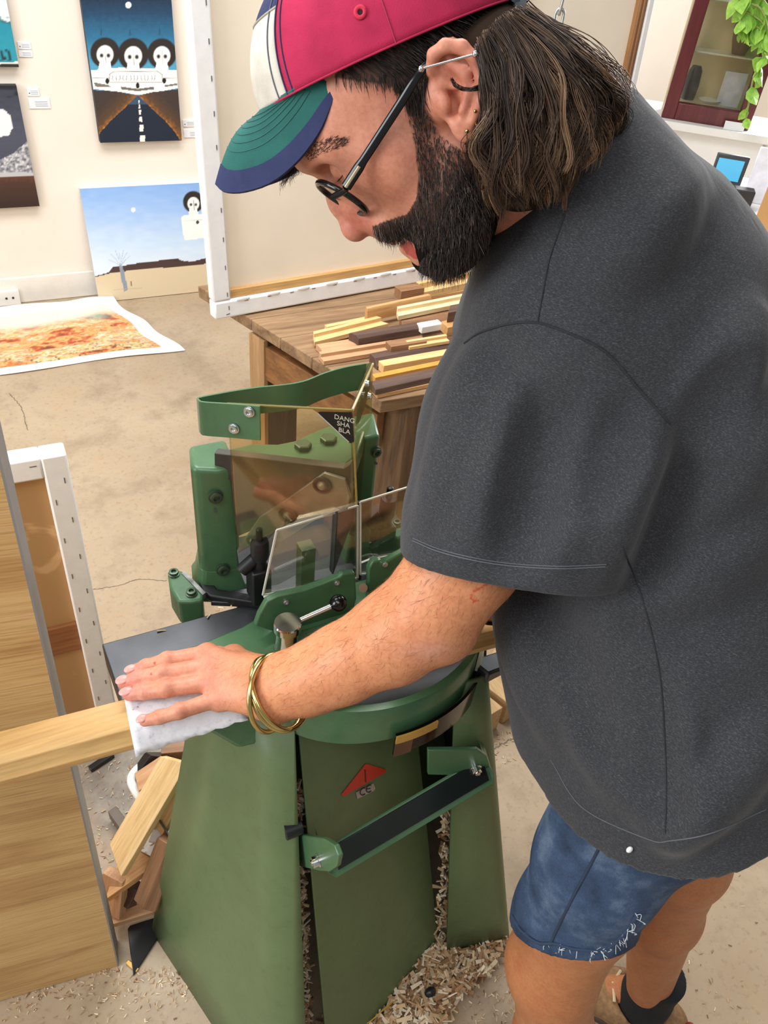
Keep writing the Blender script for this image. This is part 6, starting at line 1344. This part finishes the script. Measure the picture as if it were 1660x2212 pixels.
    for g in ([(1250, 150), (1275, 180), (1285, 210), (1270, 230), (1262, 222)], [(1235, 130), (1270, 165), (1290, 205), (1275, 240), (1258, 245)]):
        for k in range(40): line = spline(np.array(g)+rg.normal(0, 3, (5, 2)), K); yy = rg.uniform(.0, .03); S.append(np.array([hp(x, y, yy) for x, y in line])); C.append(np.tile(lin('#3a2c24')*rg.uniform(.7, 1.4), (K, 1)))
    # loop over the ear
    for k in range(26): line = spline(np.array([(1060, 150), (1046, 180), (1030, 192), (1005, 194), (985, 186), (975, 170)], float)+rg.normal(0, 2.0, (6, 2)), K); S.append(np.array([hp(x, y, .098+rg.uniform(-.002, .003)-.02*max(0, (x-1030)/40)) for x, y in line])); C.append(np.tile(lin('#2c211b')*rg.uniform(.8, 1.5), (K, 1)))
    S, C = np.array(S), np.clip(np.array(C), 0, 1); strands('hair_strands', S, .00042, .00012, C, HAIRM, o, .6)['kind'] = 'stuff'
    # temple hair, sideburn and fringe
    P, N = sample(HV, HQ, 60000, 9); X, Y, y = hx(P); m = pmask(X, Y, TEMPLE) & (np.abs(y) < .080) & (y > -.07); P, N, X, Y = P[m][:5200], N[m][:5200], X[m][:5200], Y[m][:5200]; n = len(P); d = np.where((Y > 170)[:, None], hdir(.15, .98), hdir(.75, .55)); d = d+rg.normal(0, .14, (n, 3)); L = np.where(Y > 190, rg.uniform(.006, .012, n), rg.uniform(.012, .028, n))*np.where(X < 870, .45, 1); s = np.linspace(0, 1, 6)[None, :, None]
    strands('temple_hair', P[:, None]+N[:, None]*.0008+(d[:, None]*s+N[:, None]*(.22*s-.12*s*s))*L[:, None, None], .00032, .0001, rand_cols(n, ['#241b16', '#17110f', '#33261f'], 11), HAIRM, o, .4)['kind'] = 'stuff'
    F2 = []
    for k in range(140): x = rg.uniform(602, 655); y0 = 395-(x-602)*.85+rg.uniform(-14, 4); yy = rg.uniform(-.06, -.03); F2.append(np.array([hp(x+rg.uniform(-2, 2)+q*q*rg.uniform(-8, 4)+30*(1-q), y0-40*(1-q)+q*rg.uniform(6, 26), yy) for q in np.linspace(0, 1, 6)]))
    strands('fringe', np.array(F2), .0003, .0001, rand_cols(140, ['#241b16', '#3a2c24'], 12), HAIRM, o, .3)['kind'] = 'stuff'
    # eyebrows and lashes
    P, N = sample(HV, HQ, 220000, 14); X, Y, y = hx(P); m = pmask(X, Y, [(668, 326), (690, 308), (740, 294), (768, 300), (755, 314), (708, 330), (682, 344)]) & (np.abs(y) < .072) & (np.abs(y) > .008); P, N = P[m][:1500], N[m][:1500]; n = len(P); d = hdir(.75, -.55)+rg.normal(0, .25, (n, 3)); s = np.linspace(0, 1, 4)[None, :, None]
    strands('eyebrow', P[:, None]+N[:, None]*.0005+(d[:, None]*s+N[:, None]*(.3*s-.2*s*s))*rg.uniform(.003, .006, n)[:, None, None], .00016, .00006, rand_cols(n, ['#3a2a21', '#2a1f19'], 15), HAIRM, o, .3)['kind'] = 'stuff'
    E = []
    for k in range(60):
        for sg in (1, -1): a = rg.uniform(-1, 1); p = hp(736+6*a*a, 372-4*a*a, .031+.013*a); E.append([q if sg > 0 else mir(q) for q in (p, p+FWD*.004-HUP*.003, p+FWD*.008-HUP*.0035)])
    strands('eyelashes', np.array(E), .0003, .0001, np.tile(lin('#15100e'), (len(E), 1)), HAIRM, o, .3)['kind'] = 'stuff'
build_hair()
def limb_hair():
    rg = np.random.default_rng(20); P, N = sample(AV, AQ, 9000, 21); X, Y = proj(P); m = (X > 470) & (X < 1100) & (rg.random(len(P)) < np.where(X < 560, .25, .8)); P, N = P[m][:2600], N[m][:2600]; n = len(P); ax = pd(596, 1489, .882)-pd(930, 1318, .778); ax /= np.linalg.norm(ax); d = ax*.5+np.array([0, 0, -.5])+rg.normal(0, .45, (n, 3)); d -= N*(np.sum(d*N, 1, keepdims=True))
    s = np.linspace(0, 1, 5)[None, :, None]; L = rg.uniform(.006, .014, n)[:, None, None]; S = P[:, None]+(d[:, None]*s+N[:, None]*(.25*s-.15*s*s))*L; strands('arm_hair', S, .00008, .00003, rand_cols(n, ['#7a4c34', '#8a5a40'], 22), HAIRM, BODY, .3)['kind'] = 'stuff'
limb_hair()
# ---------------------------------------------------------------- spectacles
def glasses():
    g = hdir(-.55, .83); e2 = hdir(.84, .54); c0 = hp(740, 428, .036); g = g+HL*.30; g /= np.linalg.norm(g); HLp = HL-g*(HL @ g)
    t = thing('spectacles', 'round black spectacles low on the man\'s nose', 'glasses', hp(744, 424)); BLK = M('black_acetate', '#101013', .15, var=.02); LENS = MCLEAR('lens_glass', '#fbfbfb', .6, .005)
    for T in ((lambda p: p), mir):
        ring = [T(c0+HLp*(.0245*math.cos(a))+e2*(.0235*math.sin(a))) for a in np.linspace(0, 2*math.pi, 40, endpoint=False)]
        MB().tube(ring, .0027, 8, closed=True).build('rim', BLK, t, sm=60); MB().add([*ring, T(c0)], [(40, i, (i+1) % 40) for i in range(40)]).build('lens', LENS, t)
        hinge, ear, tip = T(hp(748, 404, .0735)), T(hp(912, 152, .086)), T(hp(950, 120, .080)); st = T(c0+HL*.0245-e2*.006)
        MB().tube(spline([st, T(hp(744, 412, .070)), hinge], 8), .0028, 8).build('end_piece', BLK, t, sm=60)
        MB().tube(spline([hinge, lerp(hinge, ear, .35), lerp(hinge, ear, .7), ear, tip], 24), np.concatenate([np.full(4, .0042), np.full(12, .0035), np.full(8, .0033)]), 8, flat=.55, up=e2).build('temple', BLK, t, sm=60)
        MB().tube([lerp(hinge, ear, .0)+(HL if T(hp(0, 0)) is not None and T is not mir else -HL)*.0030, lerp(hinge, ear, .19)+(HL if T is not mir else -HL)*.0026], .0021, 6, flat=.6).build('temple_plate', M('cream_metal', '#eadfc0', .4, .1), t, sm=60)
    MB().tube(spline([c0-HL*.0245-e2*.006, hp(722, 405, 0)+g*.001, mir(c0-HL*.0245-e2*.006)], 12), .002, 8).build('bridge', BLK, t, sm=60)
glasses()
# ---------------------------------------------------------------- jewellery
GOLD = M('gold', '#cdb878', .2, 1.0, var=.04); SILV = M('silver', '#d8d9dc', .15, 1.0, var=.02)
def jewels():
    def piece(n, lab, cat, loc): return thing(n, lab, cat, loc)
    t = piece('ear_barbell', 'silver industrial barbell through the upper ear', 'earring', hp(985, 135, .094)); a, b = hp(910, 149, .094), hp(1027, 117, .106)
    MB().cyl(a, b, .0008, 10).build('bar', SILV, t, sm=60)
    for p in (a, b): MB().sphere(p, .0024, 10).build('ball', SILV, t, sm=60)
    MB().sphere(hp(1027, 240, .092), .0014, 8).build('ear_stud', GOLD, None, sm=60); tag(bpy.data.objects['ear_stud'], 'tiny gold stud above the earlobe hoop', 'earring')
    t = piece('ear_hoop', 'small gold hoop with silver chain in the earlobe', 'earring', hp(1024, 275, .088))
    MB().tube([hp(1024+7*math.cos(q), 276+13*math.sin(q), .088+.004*math.cos(q)) for q in np.linspace(0, 2*math.pi, 20, endpoint=False)], .0007, 6, closed=True).build('ring', GOLD, t, sm=60)
    for k in range(3): MB().tube([hp(1028, 288, .089), hp(1027+k*3, 300, .089), hp(1028+k*3, 310, .089)], .0005, 5).build('chain', SILV, t, sm=60)
    t = piece('ear_drop', 'short gold drop in the front of the earlobe', 'earring', hp(1009, 283, .089)); MB().sphere(hp(1009, 283, .089), .0016, 8).build('bead', GOLD, t, sm=60); MB().cyl(hp(1009, 286, .089), hp(1009, 302, .089), .0005, 6).build('pin', GOLD, t, sm=60)
    # bangles
    ax = pd(650, 1474, .868)-pd(585, 1490, .884); ax /= np.linalg.norm(ax); u = np.array([0, 0, 1.0])-ax*ax[2]; u /= np.linalg.norm(u); w = np.cross(ax, u)
    for i, (px, py_, D, ta, tb, r, lab) in enumerate(((584, 1494, .885, -.10, .30, .0425, 'gold bangle nearest the hand on the left wrist'), (596, 1494, .884, .22, -.05, .0420, 'gold bangle crossing between the other two on the left wrist'), (606, 1494, .882, .34, .22, .0415, 'gold bangle furthest up the left wrist'))):
        c = pd(px, py_, D)-u*.002; n = ax+u*ta+w*tb; n /= np.linalg.norm(n); a = np.cross(n, w); a /= np.linalg.norm(a); b = np.cross(n, a)
        o = MB().tube([c+a*(r*math.cos(q))+b*(r*math.sin(q)) for q in np.linspace(0, 2*math.pi, 48, endpoint=False)], .0029, 10, closed=True).build('bangle', GOLD, None, sm=60); tag(o, lab, 'bangle', 'interlinked gold bangles')
    # watch on the far wrist
    c = pd(1057, 1290, .97); t = piece('wristwatch', 'black wristwatch on the far wrist beside the shirt', 'watch', c); d = pd(1000, 1300, 1.04)-c; d /= np.linalg.norm(d); a = np.cross(d, [0, 0, 1.0]); a /= np.linalg.norm(a); b = np.cross(a, d)
    MB().tube([c+(a*math.cos(q)+b*math.sin(q))*.031 for q in np.linspace(0, 2*math.pi, 28, endpoint=False)], .010, 8, closed=True, flat=.25).build('strap', BLACK, t, sm=60)
    MB().lathe([(.017, 0), (.018, .004), (.016, .008)], c+a*.0 + b*.030, b, 20).build('case', SILV, t, sm=40); MB().lathe([(.015, 0), (.015, .001)], c+b*.0385, b, 20).build('dial', BALL, t)
jewels()
